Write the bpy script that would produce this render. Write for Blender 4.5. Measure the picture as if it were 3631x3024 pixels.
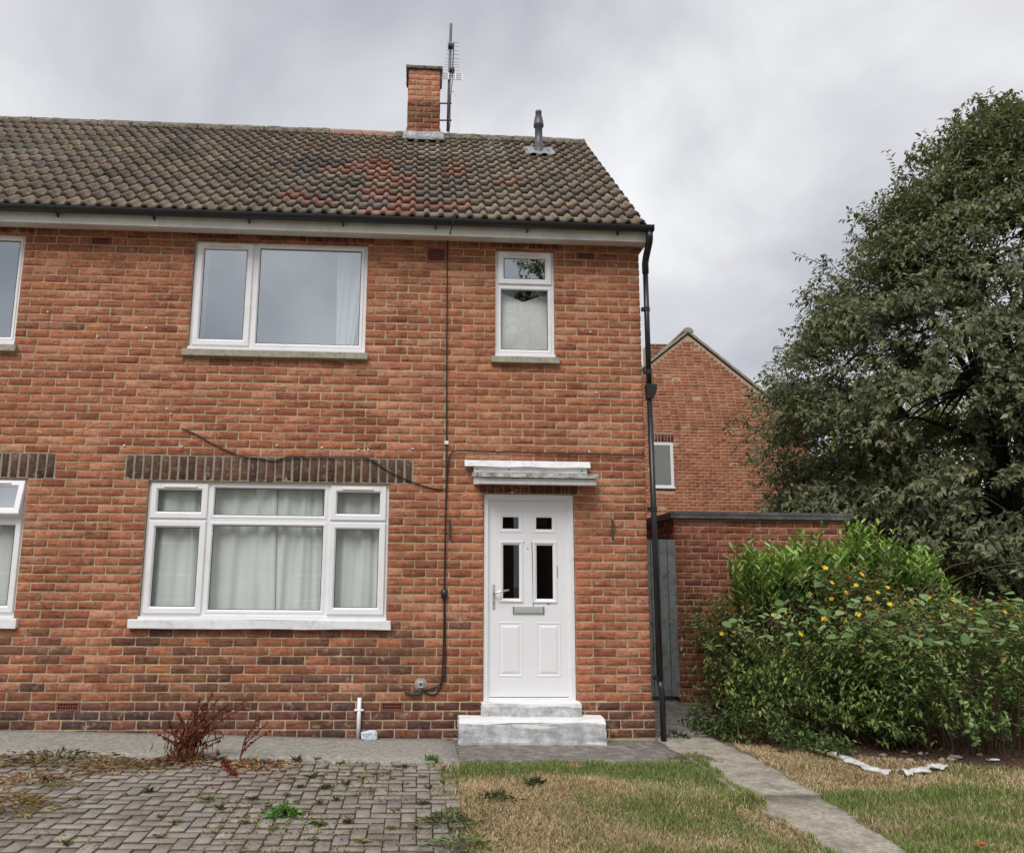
import bpy, bmesh, math, random
import numpy as np
from mathutils import Matrix, Vector
random.seed(7); rng = np.random.default_rng(7)
for o in list(bpy.data.objects): bpy.data.objects.remove(o)
scene = bpy.context.scene
COL = scene.collection
R_ = math.radians

# ------------------------------------------------------------------ camera
CAM = np.array([-2.3201, -8.4252, 1.4511]); YAW, PITCH, ROLL = .0591, .1833, .0083
FPX, CXP, CYP, PW, PH = 2991.77, 1657.5, 1512., 3631., 3024.
def cam_axes():
    cy, sy, cp, sp, cr, sr = math.cos(YAW), math.sin(YAW), math.cos(PITCH), math.sin(PITCH), math.cos(ROLL), math.sin(ROLL)
    fwd = np.array([sy*cp, cy*cp, sp]); right = np.array([cy, -sy, 0.]); up = np.cross(right, fwd)
    return cr*right+sr*up, -sr*right+cr*up, fwd
AX = cam_axes()
cd = bpy.data.cameras.new('camera'); cam = bpy.data.objects.new('camera', cd); COL.objects.link(cam)
cam.matrix_world = Matrix(((AX[0][0], AX[1][0], -AX[2][0], CAM[0]), (AX[0][1], AX[1][1], -AX[2][1], CAM[1]), (AX[0][2], AX[1][2], -AX[2][2], CAM[2]), (0, 0, 0, 1)))
cd.sensor_fit = 'HORIZONTAL'; cd.sensor_width = 36.; cd.lens = 36.*FPX/PW; cd.shift_x = (PW/2-CXP)/PW
cd.clip_end = 2000.; scene.camera = cam
scene.render.resolution_x = 1024; scene.render.resolution_y = 852

# ------------------------------------------------------------------ world, sun, exposure
SUN_EL, SUN_AZ = R_(52), R_(205)       # azimuth: direction the light comes from, clockwise from +Y
w = bpy.data.worlds.new('World'); scene.world = w; w.use_nodes = True
wn, wl = w.node_tree.nodes, w.node_tree.links; wn.clear()
def N(nt, t, **k):
    n = nt.new(t)
    for a, v in k.items(): setattr(n, a, v)
    return n
wo = N(wn, 'ShaderNodeOutputWorld'); bg = N(wn, 'ShaderNodeBackground'); bg.inputs[1].default_value = .1
sky = N(wn, 'ShaderNodeTexSky', sky_type='NISHITA', sun_disc=False); sky.sun_elevation = SUN_EL; sky.sun_rotation = SUN_AZ
tc = N(wn, 'ShaderNodeTexCoord'); sep = N(wn, 'ShaderNodeSeparateXYZ'); wl.new(tc.outputs['Generated'], sep.inputs[0])
def mth(op, a, b=None, nt=wn, ln=wl):
    n = N(nt, 'ShaderNodeMath', operation=op)
    for i, v in enumerate((a, b)):
        if v is None: continue
        if isinstance(v, (int, float)): n.inputs[i].default_value = v
        else: ln.new(v, n.inputs[i])
    return n.outputs[0]
zc = mth('ADD', mth('ABSOLUTE', sep.outputs[2]), .42)
cmb = N(wn, 'ShaderNodeCombineXYZ'); wl.new(mth('DIVIDE', sep.outputs[0], zc), cmb.inputs[0]); wl.new(mth('DIVIDE', sep.outputs[1], zc), cmb.inputs[1])
mp = N(wn, 'ShaderNodeMapping'); wl.new(cmb.outputs[0], mp.inputs[0]); mp.inputs['Rotation'].default_value = (0, 0, R_(-28)); mp.inputs['Scale'].default_value = (1.05, .9, 1); mp.inputs['Location'].default_value = (4.3, 1.2, 0)
n1 = N(wn, 'ShaderNodeTexNoise'); n1.inputs['Scale'].default_value = 2.3; n1.inputs['Detail'].default_value = 8; n1.inputs['Roughness'].default_value = .5; n1.inputs['Distortion'].default_value = .25
wl.new(mp.outputs[0], n1.inputs['Vector'])
rp = N(wn, 'ShaderNodeValToRGB'); e = rp.color_ramp.elements
e[0].position = .32; e[0].color = (.46, .48, .535, 1); e[1].position = .68; e[1].color = (.93, .94, .96, 1)
m = e.new(.46); m.color = (.63, .64, .685, 1); m = e.new(.55); m.color = (.73, .735, .77, 1)
wl.new(n1.outputs[0], rp.inputs[0])
vm = N(wn, 'ShaderNodeVectorMath', operation='SCALE'); wl.new(rp.outputs[0], vm.inputs[0]); vm.inputs['Scale'].default_value = 5.8
mx = N(wn, 'ShaderNodeMix', data_type='RGBA'); mx.inputs[0].default_value = .965
wl.new(sky.outputs[0], mx.inputs[6]); wl.new(vm.outputs[0], mx.inputs[7]); wl.new(mx.outputs[2], bg.inputs[0]); wl.new(bg.outputs[0], wo.inputs[0])
sd = bpy.data.lights.new('sun', 'SUN'); sd.energy = 1.5; sd.angle = R_(36); sd.color = (1., .97, .93)
so = bpy.data.objects.new('sun', sd); COL.objects.link(so)
sdir = Vector((math.sin(SUN_AZ)*math.cos(SUN_EL), math.cos(SUN_AZ)*math.cos(SUN_EL), math.sin(SUN_EL)))
so.rotation_euler = sdir.to_track_quat('Z', 'Y').to_euler(); so.location = (-6, -12, 20)
vs = scene.view_settings; vs.view_transform = 'Standard'; vs.look = 'None'; vs.gamma = 1; vs.use_curve_mapping = False; vs.exposure = .8

# ------------------------------------------------------------------ pixels to positions
def at(x, y, X=None, Y=None, Z=None, s=PW/2100.):
    d = AX[0]*(x*s-CXP)/FPX - AX[1]*(y*s-CYP)/FPX + AX[2]
    t = (Y-CAM[1])/d[1] if Y is not None else (Z-CAM[2])/d[2] if Z is not None else (X-CAM[0])/d[0]
    return CAM+t*d
def gz(x, y):
    x = np.asarray(x, float); y = np.asarray(y, float)
    z = np.where(x < -2.8, -.008+.0245*(np.clip(-x, 2.8, 9)-2.8), -.008-.007*(np.clip(x, -2.8, 1)+2.8))
    z = z-.045*np.clip(-1.1-y, 0, 8)+.035*np.clip(y, 0, 3)
    return z
def gat(x, y):
    z = 0.
    for _ in range(12):
        p = at(x, y, Z=z); z = float(gz(p[0], p[1]))
    return p
def lin(h, k=1.):
    h = h.lstrip('#'); c = [int(h[i:i+2], 16)/255 for i in (0, 2, 4)]
    return tuple(k*((v/12.92) if v <= .04045 else ((v+.055)/1.055)**2.4) for v in c)

# ------------------------------------------------------------------ materials
def newmat(name):
    m = bpy.data.materials.new(name); m.use_nodes = True; nt = m.node_tree; nt.nodes.clear()
    out = nt.nodes.new('ShaderNodeOutputMaterial'); b = nt.nodes.new('ShaderNodeBsdfPrincipled'); nt.links.new(b.outputs[0], out.inputs[0])
    return m, nt, b, out
def noise(nt, vec, scale, detail=4, rough=.6, mapscale=None, dist=0.):
    if mapscale:
        mp = nt.nodes.new('ShaderNodeMapping'); mp.inputs['Scale'].default_value = mapscale; nt.links.new(vec, mp.inputs[0]); vec = mp.outputs[0]
    n = nt.nodes.new('ShaderNodeTexNoise'); n.inputs['Scale'].default_value = scale; n.inputs['Detail'].default_value = detail; n.inputs['Roughness'].default_value = rough; n.inputs['Distortion'].default_value = dist
    nt.links.new(vec, n.inputs['Vector']); return n.outputs[0]
def ramp(nt, fac, stops):
    r = nt.nodes.new('ShaderNodeValToRGB'); e = r.color_ramp.elements
    while len(e) < len(stops): e.new(.5)
    for i, (p, c) in enumerate(stops):
        e[i].position = p; e[i].color = (*(c if isinstance(c, tuple) else (c, c, c)), 1)
    nt.links.new(fac, r.inputs[0]); return r.outputs[0]
def mix(nt, a, b, fac, mode='MIX'):
    n = nt.nodes.new('ShaderNodeMix'); n.data_type = 'RGBA'; n.blend_type = mode
    for i, v in ((0, fac), (6, a), (7, b)):
        if isinstance(v, (int, float)): n.inputs[i].default_value = v
        elif isinstance(v, tuple): n.inputs[i].default_value = (*v, 1)
        else: nt.links.new(v, n.inputs[i])
    return n.outputs[2]
def bump(nt, h, b, strength=.3, dist=.01):
    n = nt.nodes.new('ShaderNodeBump'); n.inputs['Strength'].default_value = strength; n.inputs['Distance'].default_value = dist
    nt.links.new(h, n.inputs['Height']); nt.links.new(n.outputs[0], b.inputs['Normal'])
def pos(nt): return nt.nodes.new('ShaderNodeNewGeometry').outputs['Position']
def colsrc(nt, merged):
    if merged:
        a = nt.nodes.new('ShaderNodeAttribute'); a.attribute_name = 'Col'; return a.outputs['Color']
    return nt.nodes.new('ShaderNodeObjectInfo').outputs['Color']
def simple(name, col, rough=.6, var=.12, scale=30, bmp=.1, metal=0., spec=.5, dirt=None):
    m, nt, b, _ = newmat(name); p = pos(nt)
    n = noise(nt, p, scale, 6, .65); c = mix(nt, tuple(v*(1-var) for v in col), tuple(min(1, v*(1+var)) for v in col), ramp(nt, n, [(.33, 0.), (.67, 1.)]))
    if dirt:
        dc, ds, lo, hi = dirt
        c = mix(nt, c, dc, ramp(nt, noise(nt, p, ds, 8, .7), [(lo, 0.), (hi, 1.)]))
    nt.links.new(c, b.inputs['Base Color']); b.inputs['Roughness'].default_value = rough; b.inputs['Metallic'].default_value = metal; b.inputs['Specular IOR Level'].default_value = spec
    if bmp: bump(nt, n, b, bmp, .004)
    return m
def brick_mat(merged):
    m, nt, b, _ = newmat('brick_face_'+('mass' if merged else 'single')); p = pos(nt); c = colsrc(nt, merged)
    st = noise(nt, p, 1., 4, .6, (5, 5, 55), .6)
    c = mix(nt, c, (.50, .36, .33), ramp(nt, st, [(.50, 0.), (.64, .75)]), 'MULTIPLY')
    bl = noise(nt, p, 26, 6, .7)
    c = mix(nt, c, (.42, .36, .33), ramp(nt, bl, [(.51, 0.), (.66, .85)]), 'MULTIPLY')
    c = mix(nt, c, (.60, .36, .25), ramp(nt, noise(nt, p, 14, 5, .7), [(.54, 0.), (.74, .45)]))
    c = mix(nt, c, (.52, .47, .44), ramp(nt, noise(nt, p, 1.5, 7, .68), [(.47, 0.), (.72, .75)]), 'MULTIPLY')
    c = mix(nt, c, (.5, .46, .43), ramp(nt, noise(nt, p, 1., 6, .6, (5, 5, .7)), [(.55, 0.), (.72, .6)]), 'MULTIPLY')
    c = mix(nt, c, (.60, .44, .33), ramp(nt, noise(nt, p, 7, 5, .7), [(.58, 0.), (.75, .4)]))
    c = mix(nt, c, (.07, .05, .045), ramp(nt, noise(nt, p, 38, 4, .6, (1, 1, 1.6)), [(.60, 0.), (.70, .75)]))
    nt.links.new(c, b.inputs['Base Color']); b.inputs['Roughness'].default_value = .92; b.inputs['Specular IOR Level'].default_value = .25
    bump(nt, mix(nt, bl, st, .5), b, .55, .004); return m
def tile_mat(merged):
    m, nt, b, _ = newmat('roof_tile_'+('mass' if merged else 'single')); p = pos(nt); c = colsrc(nt, merged)
    n = noise(nt, p, 9, 8, .72)
    c = mix(nt, c, (.32, .30, .28), ramp(nt, n, [(.47, 0.), (.68, .8)]), 'MULTIPLY')
    c = mix(nt, c, (.34, .31, .265), ramp(nt, noise(nt, p, 16, 6, .7), [(.54, 0.), (.70, .4)]))
    c = mix(nt, c, (.03, .03, .02), ramp(nt, noise(nt, p, 26, 6, .75), [(.57, 0.), (.66, .85)]))
    c = mix(nt, c, (.52, .52, .47), ramp(nt, noise(nt, p, 42, 5, .7), [(.62, 0.), (.70, .6)]))
    nt.links.new(c, b.inputs['Base Color']); b.inputs['Roughness'].default_value = .95; b.inputs['Specular IOR Level'].default_value = .2
    bump(nt, noise(nt, p, 70, 6, .7), b, .6, .006); return m
def paver_mat(merged):
    m, nt, b, _ = newmat('paver_'+('mass' if merged else 'single')); p = pos(nt); c = colsrc(nt, merged)
    n = noise(nt, p, 60, 6, .75)
    c = mix(nt, c, (.6, .57, .55), ramp(nt, n, [(.4, 0.), (.65, 1.)]), 'MULTIPLY')
    c = mix(nt, c, (.5, .44, .38), ramp(nt, noise(nt, p, 2.2, 5, .6), [(.45, 0.), (.7, .7)]), 'MULTIPLY')
    c = mix(nt, c, (.42, .38, .33), ramp(nt, noise(nt, p, 9, 6, .7), [(.48, 0.), (.72, .6)]))
    nt.links.new(c, b.inputs['Base Color']); b.inputs['Roughness'].default_value = .9; bump(nt, n, b, .4, .004); return m
def leaf_mat(name, rough=.45, trans=.28, spec=.5):
    m, nt, b, out = newmat(name); c = colsrc(nt, True)
    nt.links.new(c, b.inputs['Base Color']); b.inputs['Roughness'].default_value = rough; b.inputs['Specular IOR Level'].default_value = spec
    t = nt.nodes.new('ShaderNodeBsdfTranslucent'); nt.links.new(mix(nt, c, (1., 1., .5), 1., 'MULTIPLY'), t.inputs[0])
    ms = nt.nodes.new('ShaderNodeMixShader'); ms.inputs[0].default_value = trans
    nt.links.new(b.outputs[0], ms.inputs[1]); nt.links.new(t.outputs[0], ms.inputs[2]); nt.links.new(ms.outputs[0], out.inputs[0]); return m
def glass_mat(name, refl, tint=(.86, .92, .96), transc=(.9, .93, .92)):
    m, nt, b, out = newmat(name); nt.nodes.remove(b)
    tr = nt.nodes.new('ShaderNodeBsdfTransparent'); tr.inputs[0].default_value = (*transc, 1)
    gl = nt.nodes.new('ShaderNodeBsdfGlossy'); gl.inputs[0].default_value = (*tint, 1); gl.inputs['Roughness'].default_value = .0
    lw = nt.nodes.new('ShaderNodeLayerWeight'); lw.inputs[0].default_value = .5
    pw = nt.nodes.new('ShaderNodeMath'); pw.operation = 'POWER'; pw.inputs[1].default_value = 4.; nt.links.new(lw.outputs['Facing'], pw.inputs[0])
    ad = nt.nodes.new('ShaderNodeMath'); ad.operation = 'ADD'; ad.use_clamp = True; ad.inputs[1].default_value = refl+.04; nt.links.new(pw.outputs[0], ad.inputs[0])
    ms = nt.nodes.new('ShaderNodeMixShader'); nt.links.new(ad.outputs[0], ms.inputs[0]); nt.links.new(tr.outputs[0], ms.inputs[1]); nt.links.new(gl.outputs[0], ms.inputs[2]); nt.links.new(ms.outputs[0], out.inputs[0]); return m

M = {}
M['brick1'], M['brickN'] = brick_mat(False), brick_mat(True)
M['tile1'], M['tileN'] = tile_mat(False), tile_mat(True)
M['pav1'], M['pavN'] = paver_mat(False), paver_mat(True)
M['mortar'] = simple('mortar', (.50, .405, .255), .95, .3, 40, .4, spec=.2, dirt=((.26, .20, .14), 2.2, .36, .72))
M['mortar_far'] = simple('mortar_far', (.48, .36, .26), .95, .2, 30, .3, spec=.2)
M['upvc'] = simple('upvc', (.80, .80, .82), .32, .02, 8, 0, dirt=((.62, .61, .58), 5, .55, .85))
M['ventpl'] = simple('vent_plastic', (.72, .70, .62), .4, .05, 20, 0)
M['gasket'] = simple('gasket', (.012, .012, .013), .6, .1, 30, 0)
M['fascia'] = simple('fascia', (.66, .655, .63), .45, .04, 4, 0, dirt=((.42, .40, .36), 3, .5, .8))
M['black'] = simple('black_plastic', (.014, .015, .019), .35, .2, 12, .05)
M['cable'] = simple('cable_rubber', (.012, .011, .012), .6, .1, 12, 0)
M['iron'] = simple('old_iron', (.06, .05, .045), .8, .4, 60, .3)
M['sillstone'] = simple('sill_concrete', (.31, .29, .225), .9, .2, 25, .3, dirt=((.12, .12, .09), 12, .55, .75))
M['lintel_joint'] = simple('lintel_joint', (.27, .24, .175), .95, .2, 30, .3)
M['painted'] = simple('painted_masonry', (.72, .72, .73), .8, .06, 14, .5, dirt=((.42, .42, .41), 9, .53, .78))
M['step'] = simple('painted_step', (.62, .62, .63), .85, .1, 18, .8, dirt=((.30, .30, .30), 7, .44, .66))
def step_mat():
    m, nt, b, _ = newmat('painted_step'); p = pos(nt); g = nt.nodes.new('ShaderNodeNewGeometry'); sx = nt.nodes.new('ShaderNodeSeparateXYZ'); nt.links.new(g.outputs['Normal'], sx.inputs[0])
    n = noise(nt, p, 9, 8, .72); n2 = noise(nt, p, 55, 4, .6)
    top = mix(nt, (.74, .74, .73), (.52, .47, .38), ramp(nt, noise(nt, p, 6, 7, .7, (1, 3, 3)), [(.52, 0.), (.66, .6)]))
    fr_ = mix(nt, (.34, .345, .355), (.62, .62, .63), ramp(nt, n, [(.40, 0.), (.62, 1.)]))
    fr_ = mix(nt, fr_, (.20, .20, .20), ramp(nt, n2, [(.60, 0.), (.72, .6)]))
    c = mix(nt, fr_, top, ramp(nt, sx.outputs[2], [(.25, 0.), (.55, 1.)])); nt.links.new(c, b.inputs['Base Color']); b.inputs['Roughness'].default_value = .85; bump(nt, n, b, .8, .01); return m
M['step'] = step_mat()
M['weathered'] = simple('weathered_board', (.52, .52, .50), .9, .2, 30, .3, dirt=((.17, .17, .15), 16, .45, .65))
M['door'] = simple('door_skin', (.80, .805, .82), .38, .02, 6, 0)
M['steel'] = simple('brushed_steel', (.55, .56, .57), .28, .05, 40, 0, 1.)
M['silver'] = simple('silver_plastic', (.50, .51, .51), .35, .04, 10, 0, .3)
M['lead'] = simple('lead', (.22, .23, .25), .55, .2, 14, .2, .2, dirt=((.5, .5, .48), 12, .5, .7))
M['galv'] = simple('galvanised_mast', (.14, .13, .15), .5, .3, 30, .1, .4)
M['alu'] = simple('aluminium', (.62, .62, .64), .35, .05, 10, 0, .7)
M['greyflue'] = simple('flue_plastic', (.075, .08, .10), .4, .1, 20, 0)
M['vent'] = simple('terracotta_vent', (.20, .055, .04), .8, .2, 40, .2)
M['ventdark'] = simple('vent_dark', (.02, .008, .008), .9, .1, 10, 0)
M['ridge'] = simple('ridge_mortar', (.22, .19, .15), .95, .3, 20, .7, dirt=((.05, .05, .03), 14, .42, .62))
M['ridgeorange'] = simple('ridge_clay', (.33, .19, .145), .9, .2, 20, .4)
M['concrete'] = simple('concrete', (.265, .25, .22), .95, .4, 22, .8, dirt=((.45, .43, .38), 55, .55, .64))
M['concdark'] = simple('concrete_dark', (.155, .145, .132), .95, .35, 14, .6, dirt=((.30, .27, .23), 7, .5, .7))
M['pathm'] = simple('path_concrete', (.34, .305, .245), .95, .35, 30, .8, dirt=((.20, .18, .15), 6., .46, .62))
M['sand'] = simple('joint_sand', (.105, .08, .06), 1., .4, 40, .5, dirt=((.07, .10, .03), 5, .6, .72))
M['soil'] = simple('lawn_soil', (.27, .215, .145), 1., .35, 20, .6, dirt=((.16, .16, .08), 2.2, .45, .62))
M['litter'] = simple('bed_soil', (.080, .050, .034), 1., .5, 24, .8)
M['asphalt'] = simple('asphalt', (.05, .05, .052), .95, .2, 60, .3)
M['feltcap'] = simple('felt_fascia', (.085, .085, .085), .85, .3, 14, .3, dirt=((.16, .16, .155), 7, .5, .7))
M['gate'] = simple('gate_paint', (.19, .215, .21), .7, .15, 18, .2, dirt=((.05, .055, .055), 10, .5, .75))
M['bark'] = simple('bark', (.040, .032, .024), .95, .4, 20, .8)
M['twig'] = simple('twig', (.13, .085, .05), .9, .3, 30, .3)
M['dryweed'] = simple('dock_rust', (.155, .045, .020), .95, .4, 60, .5)
M['sheet'] = simple('plastic_sheet', (.60, .60, .58), .5, .12, 14, .2, dirt=((.28, .26, .22), 9, .5, .7))
M['inside'] = simple('room_plaster', (.30, .30, .29), .9, .05, 4, 0)
M['curtain'] = simple('curtain', (.71, .725, .70), .95, .04, 4, 0)
M['curtain2'] = simple('net_curtain', (.74, .76, .78), .95, .03, 4, 0)
M['sheetcloth'] = simple('window_sheet', (.80, .785, .765), .95, .05, 4, 0)
M['glass_up'] = glass_mat('glass_upper', .44)
M['glass_mid'] = glass_mat('glass_mid', .07)
M['glass_lo'] = glass_mat('glass_lower', .05, (.85, .92, .92), (.93, .96, .95))
M['glass_door'] = glass_mat('glass_door', .06, (.7, .74, .8), (.3, .3, .32))
M['darkroom'] = simple('dark_hall', (.012, .012, .014), .8, .1, 4, 0)
M['blueprint'] = simple('packet_print', (.45, .56, .66), .5, .2, 40, 0, dirt=((.75, .78, .8), 40, .45, .55))
M['woodstick'] = simple('old_wood', (.25, .19, .12), .9, .2, 30, .3)
M['slatepaint'] = simple('roof_far', (.085, .065, .055), .9, .3, 10, .3)
M['leaf_tree'] = leaf_mat('tree_leaf', .55, .30, .4)
M['leaf_shrub'] = leaf_mat('shrub_leaf', .55, .26, .32)
M['leaf_laurel'] = leaf_mat('laurel_leaf', .33, .30, .6)
M['petal'] = leaf_mat('petal', .6, .3, .2)
M['grass'] = leaf_mat('grass_blade', .7, .3, .2)
M['weed'] = leaf_mat('weed_leaf', .6, .25, .3)

# ------------------------------------------------------------------ object helpers
WM = {}
def link(o, parent=None, basis=None):
    COL.objects.link(o)
    if basis is not None: o.matrix_basis = basis
    WM[o.name] = o.matrix_basis.copy()
    if parent is not None:
        o.parent = parent; o.matrix_parent_inverse = WM[parent.name].inverted()
    return o
def tag(o, label=None, cat=None, group=None, kind=None):
    for k, v in (('label', label), ('category', cat), ('group', group), ('kind', kind)):
        if v: o[k] = v
    return o
def empty(name, loc, **k):
    o = bpy.data.objects.new(name, None); link(o, basis=Matrix.Translation(loc)); o.empty_display_size = .2
    return tag(o, **k)
def np_mesh(name, V, F, mat, cols=None, smooth=False):
    """V (n,3), F (m,k) all faces with k corners; cols (m,3) per face."""
    me = bpy.data.meshes.new(name); V = np.asarray(V, np.float32); F = np.asarray(F, np.int32); m, k = F.shape
    me.vertices.add(len(V)); me.vertices.foreach_set('co', V.ravel())
    me.loops.add(m*k); me.loops.foreach_set('vertex_index', F.ravel())
    me.polygons.add(m); me.polygons.foreach_set('loop_start', np.arange(0, m*k, k, dtype=np.int32))
    if smooth: me.polygons.foreach_set('use_smooth', np.ones(m, bool))
    me.update(calc_edges=True)
    if cols is not None:
        a = me.color_attributes.new('Col', 'FLOAT_COLOR', 'CORNER'); c = np.ones((m, k, 4), np.float32); c[:, :, :3] = np.asarray(cols, np.float32)[:, None, :]
        a.data.foreach_set('color', c.ravel())
    me.materials.append(mat); return me
def obj(name, me, parent=None, basis=None): return link(bpy.data.objects.new(name, me), parent, basis)
class MB:
    def __init__(s): s.v = []; s.f = []; s.mi = []
    def add(s, v, f, mi=0):
        b = len(s.v); s.v += [tuple(p) for p in v]; s.f += [tuple(i+b for i in q) for q in f]; s.mi += [mi]*len(f); return s
    def box(s, x0, x1, y0, y1, z0, z1, mi=0):
        return s.add([(x, y, z) for z in (z0, z1) for y in (y0, y1) for x in (x0, x1)],
                     [(0, 2, 3, 1), (4, 5, 7, 6), (0, 1, 5, 4), (2, 6, 7, 3), (0, 4, 6, 2), (1, 3, 7, 5)], mi)
    def ring(s, x0, x1, z0, z1, prof, mi=0):
        v = []
        for i, y in prof: v += [(x0+i, y, z0+i), (x1-i, y, z0+i), (x1-i, y, z1-i), (x0+i, y, z1-i)]
        f = []
        for k in range(len(prof)-1):
            for j in range(4):
                a, b = k*4+j, k*4+(j+1) % 4; f.append((a, b, b+4, a+4))
        return s.add(v, f, mi)
    def quad(s, a, b, c, d, mi=0): return s.add([a, b, c, d], [(0, 1, 2, 3)], mi)
    def tube(s, pts, r, n=8, cap=True, mi=0):
        pts = [Vector(p) for p in pts]; k = len(pts); rs = r if isinstance(r, (list, tuple)) else [r]*k; v = []; f = []
        t0 = (pts[1]-pts[0]).normalized(); u = t0.orthogonal().normalized()
        for i, p in enumerate(pts):
            t = (pts[min(i+1, k-1)]-pts[max(i-1, 0)]).normalized(); u = (u-t*u.dot(t)).normalized(); w = t.cross(u)
            for j in range(n):
                a = 2*math.pi*j/n; v.append(p+(u*math.cos(a)+w*math.sin(a))*rs[i])
        for i in range(k-1):
            for j in range(n): f.append((i*n+j, i*n+(j+1) % n, (i+1)*n+(j+1) % n, (i+1)*n+j))
        if cap: f.append(tuple(range(n))[::-1]); f.append(tuple(range((k-1)*n, k*n)))
        return s.add(v, f, mi)
    def lathe(s, cx, cy, prof, n=16, mi=0):
        v = [(cx+r*math.cos(2*math.pi*j/n), cy+r*math.sin(2*math.pi*j/n), z) for r, z in prof for j in range(n)]
        f = [(i*n+j, i*n+(j+1) % n, (i+1)*n+(j+1) % n, (i+1)*n+j) for i in range(len(prof)-1) for j in range(n)]
        f.append(tuple(range((len(prof)-1)*n, len(prof)*n))); return s.add(v, f, mi)
    def prism(s, poly, axis, a0, a1, mi=0):
        """poly list of 2D points; extruded along axis ('x': poly in (y,z); 'y': (x,z); 'z': (x,y))."""
        def P(q, a): return (a, q[0], q[1]) if axis == 'x' else (q[0], a, q[1]) if axis == 'y' else (q[0], q[1], a)
        n = len(poly); v = [P(q, a0) for q in poly]+[P(q, a1) for q in poly]
        f = [tuple(range(n))[::-1], tuple(range(n, 2*n))]+[(i, (i+1) % n, (i+1) % n+n, i+n) for i in range(n)]
        return s.add(v, f, mi)
    def build(s, name, mat, parent=None, bevel=0, smooth=False, basis=None, seg=1, jitter=0):
        me = bpy.data.meshes.new(name); me.from_pydata(s.v, [], s.f)
        mats = mat if isinstance(mat, (list, tuple)) else [mat]
        for q in mats: me.materials.append(q)
        if len(mats) > 1: me.polygons.foreach_set('material_index', s.mi)
        bm = bmesh.new(); bm.from_mesh(me); bmesh.ops.recalc_face_normals(bm, faces=bm.faces)
        if bevel: bmesh.ops.bevel(bm, geom=list(bm.edges), offset=bevel, segments=seg, affect='EDGES', profile=.6)
        if jitter:
            bmesh.ops.subdivide_edges(bm, edges=[e for e in bm.edges if e.calc_length() > .12], cuts=5, use_grid_fill=True)
            for q in bm.verts: q.co += Vector((random.gauss(0, jitter), random.gauss(0, jitter), random.gauss(0, jitter)))
        bm.to_mesh(me); bm.free()
        if smooth: me.polygons.foreach_set('use_smooth', [True]*len(me.polygons))
        me.update(); return obj(name, me, parent, basis)

# ------------------------------------------------------------------ pieces: unit brick variants, emitter
def brick_variant(L=.2186, H=.0735, D=.10, ch=.004, rj=.0022, nl=4):
    """ring of 10 points, front at y=0 (faces -Y), centred on x,z; 50 triangles."""
    hx, hz = L/2, H/2; c = .006
    base = [(-hx+c, -hz), (0, -hz), (hx-c, -hz), (hx, -hz+c), (hx, hz-c), (hx-c, hz), (0, hz), (-hx+c, hz), (-hx, hz-c), (-hx, -hz+c)]
    o = [(x+random.gauss(0, rj), z+random.gauss(0, rj*.8)) for x, z in base]
    v = [(x, D, z) for x, z in o]+[(x, ch, z) for x, z in o]+[(x*(1-ch/hx), random.gauss(0, .0008), z*(1-ch/hz)) for x, z in o]
    f = []
    for k in (0, 10):
        for j in range(10):
            a, b = k+j, k+(j+1) % 10; f += [(a, b, b+10), (a, b+10, a+10)]
    v.append((0, random.gauss(0, .0008), 0)); f += [(20+j, 20+(j+1) % 10, 30) for j in range(10)]
    return np.array(v), np.array(f)
BV = [brick_variant() for _ in range(8)]
BSM = [np_mesh('brick', v, f, M['brick1']) for v, f in BV]
def emit_pieces(name, items, variants, meshes, matN, parent, nsingle, key):
    """items: list of (Matrix basis, colour, variant). The nsingle with the smallest key become objects, the rest one mesh."""
    order = sorted(range(len(items)), key=lambda i: key(items[i]))
    for i in order[:nsingle]:
        mt, c, k = items[i]; o = bpy.data.objects.new(name, meshes[k]); o.color = (*c, 1); link(o, parent, mt)
    rest = order[nsingle:]
    if rest:
        Vs, Fs, Cs, b = [], [], [], 0; mi = []
        for i in rest:
            mt, c, k = items[i]; v, f = variants[k]; A = np.array(mt); Vs.append(v@A[:3, :3].T+A[:3, 3]); Fs.append(f+b); b += len(v); Cs.append(np.tile(c, (len(f), 1)))
            if name == 'paver': mi += [1]*16+[0]*2
        o = obj(name+'_mass', np_mesh(name+'_mass', np.concatenate(Vs), np.concatenate(Fs), matN, np.concatenate(Cs)), parent); o['kind'] = 'stuff'
        if mi: o.data.materials.append(M['sand']); o.data.polygons.foreach_set('material_index', mi)
def camdist(it): t = it[0].translation; return (t.x-CAM[0])**2+(t.y-CAM[1])**2+(t.z-CAM[2])**2
BL, BH = .2286, .0835
def brick_item(org, u, n, s0, s1, z0, z1, col, jit=.0012, gap=.0115):
    """brick from s0..s1 along u on the plane through org with outward normal n."""
    L, H = s1-s0-gap, z1-z0-gap; c = Vector(org)+Vector(u)*((s0+s1)/2)+Vector((0, 0, (z0+z1)/2))+Vector(n)*random.gauss(0, jit)
    x, y = Vector(u)*(L/.2186), -Vector(n); z = Vector((0, 0, 1))*(H/.0735)
    if H > L*1.4:       # soldier: the brick stands on end
        x, z = Vector((0, 0, 1))*(H/.2186), -Vector(u)*(L/.0735)
    mt = Matrix(((x.x, y.x, z.x, c.x), (x.y, y.y, z.y, c.y), (x.z, y.z, z.z, c.z), (0, 0, 0, 1)))
    rt = Matrix.Rotation(random.gauss(0, .003), 4, 'Y'); return (mt@rt, col, random.randrange(8))
PAL = [lin('#B27758'), lin('#AA6E52'), lin('#B67D61'), lin('#A2684D'), lin('#A86D51'), lin('#9A5F49'), lin('#BB8569'), lin('#AE7255')]
PDK = [lin('#875C49'), lin('#7C5646'), lin('#90634D'), lin('#704F44'), lin('#9A674C'), lin('#845C4A'), lin('#A26D52')]
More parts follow.
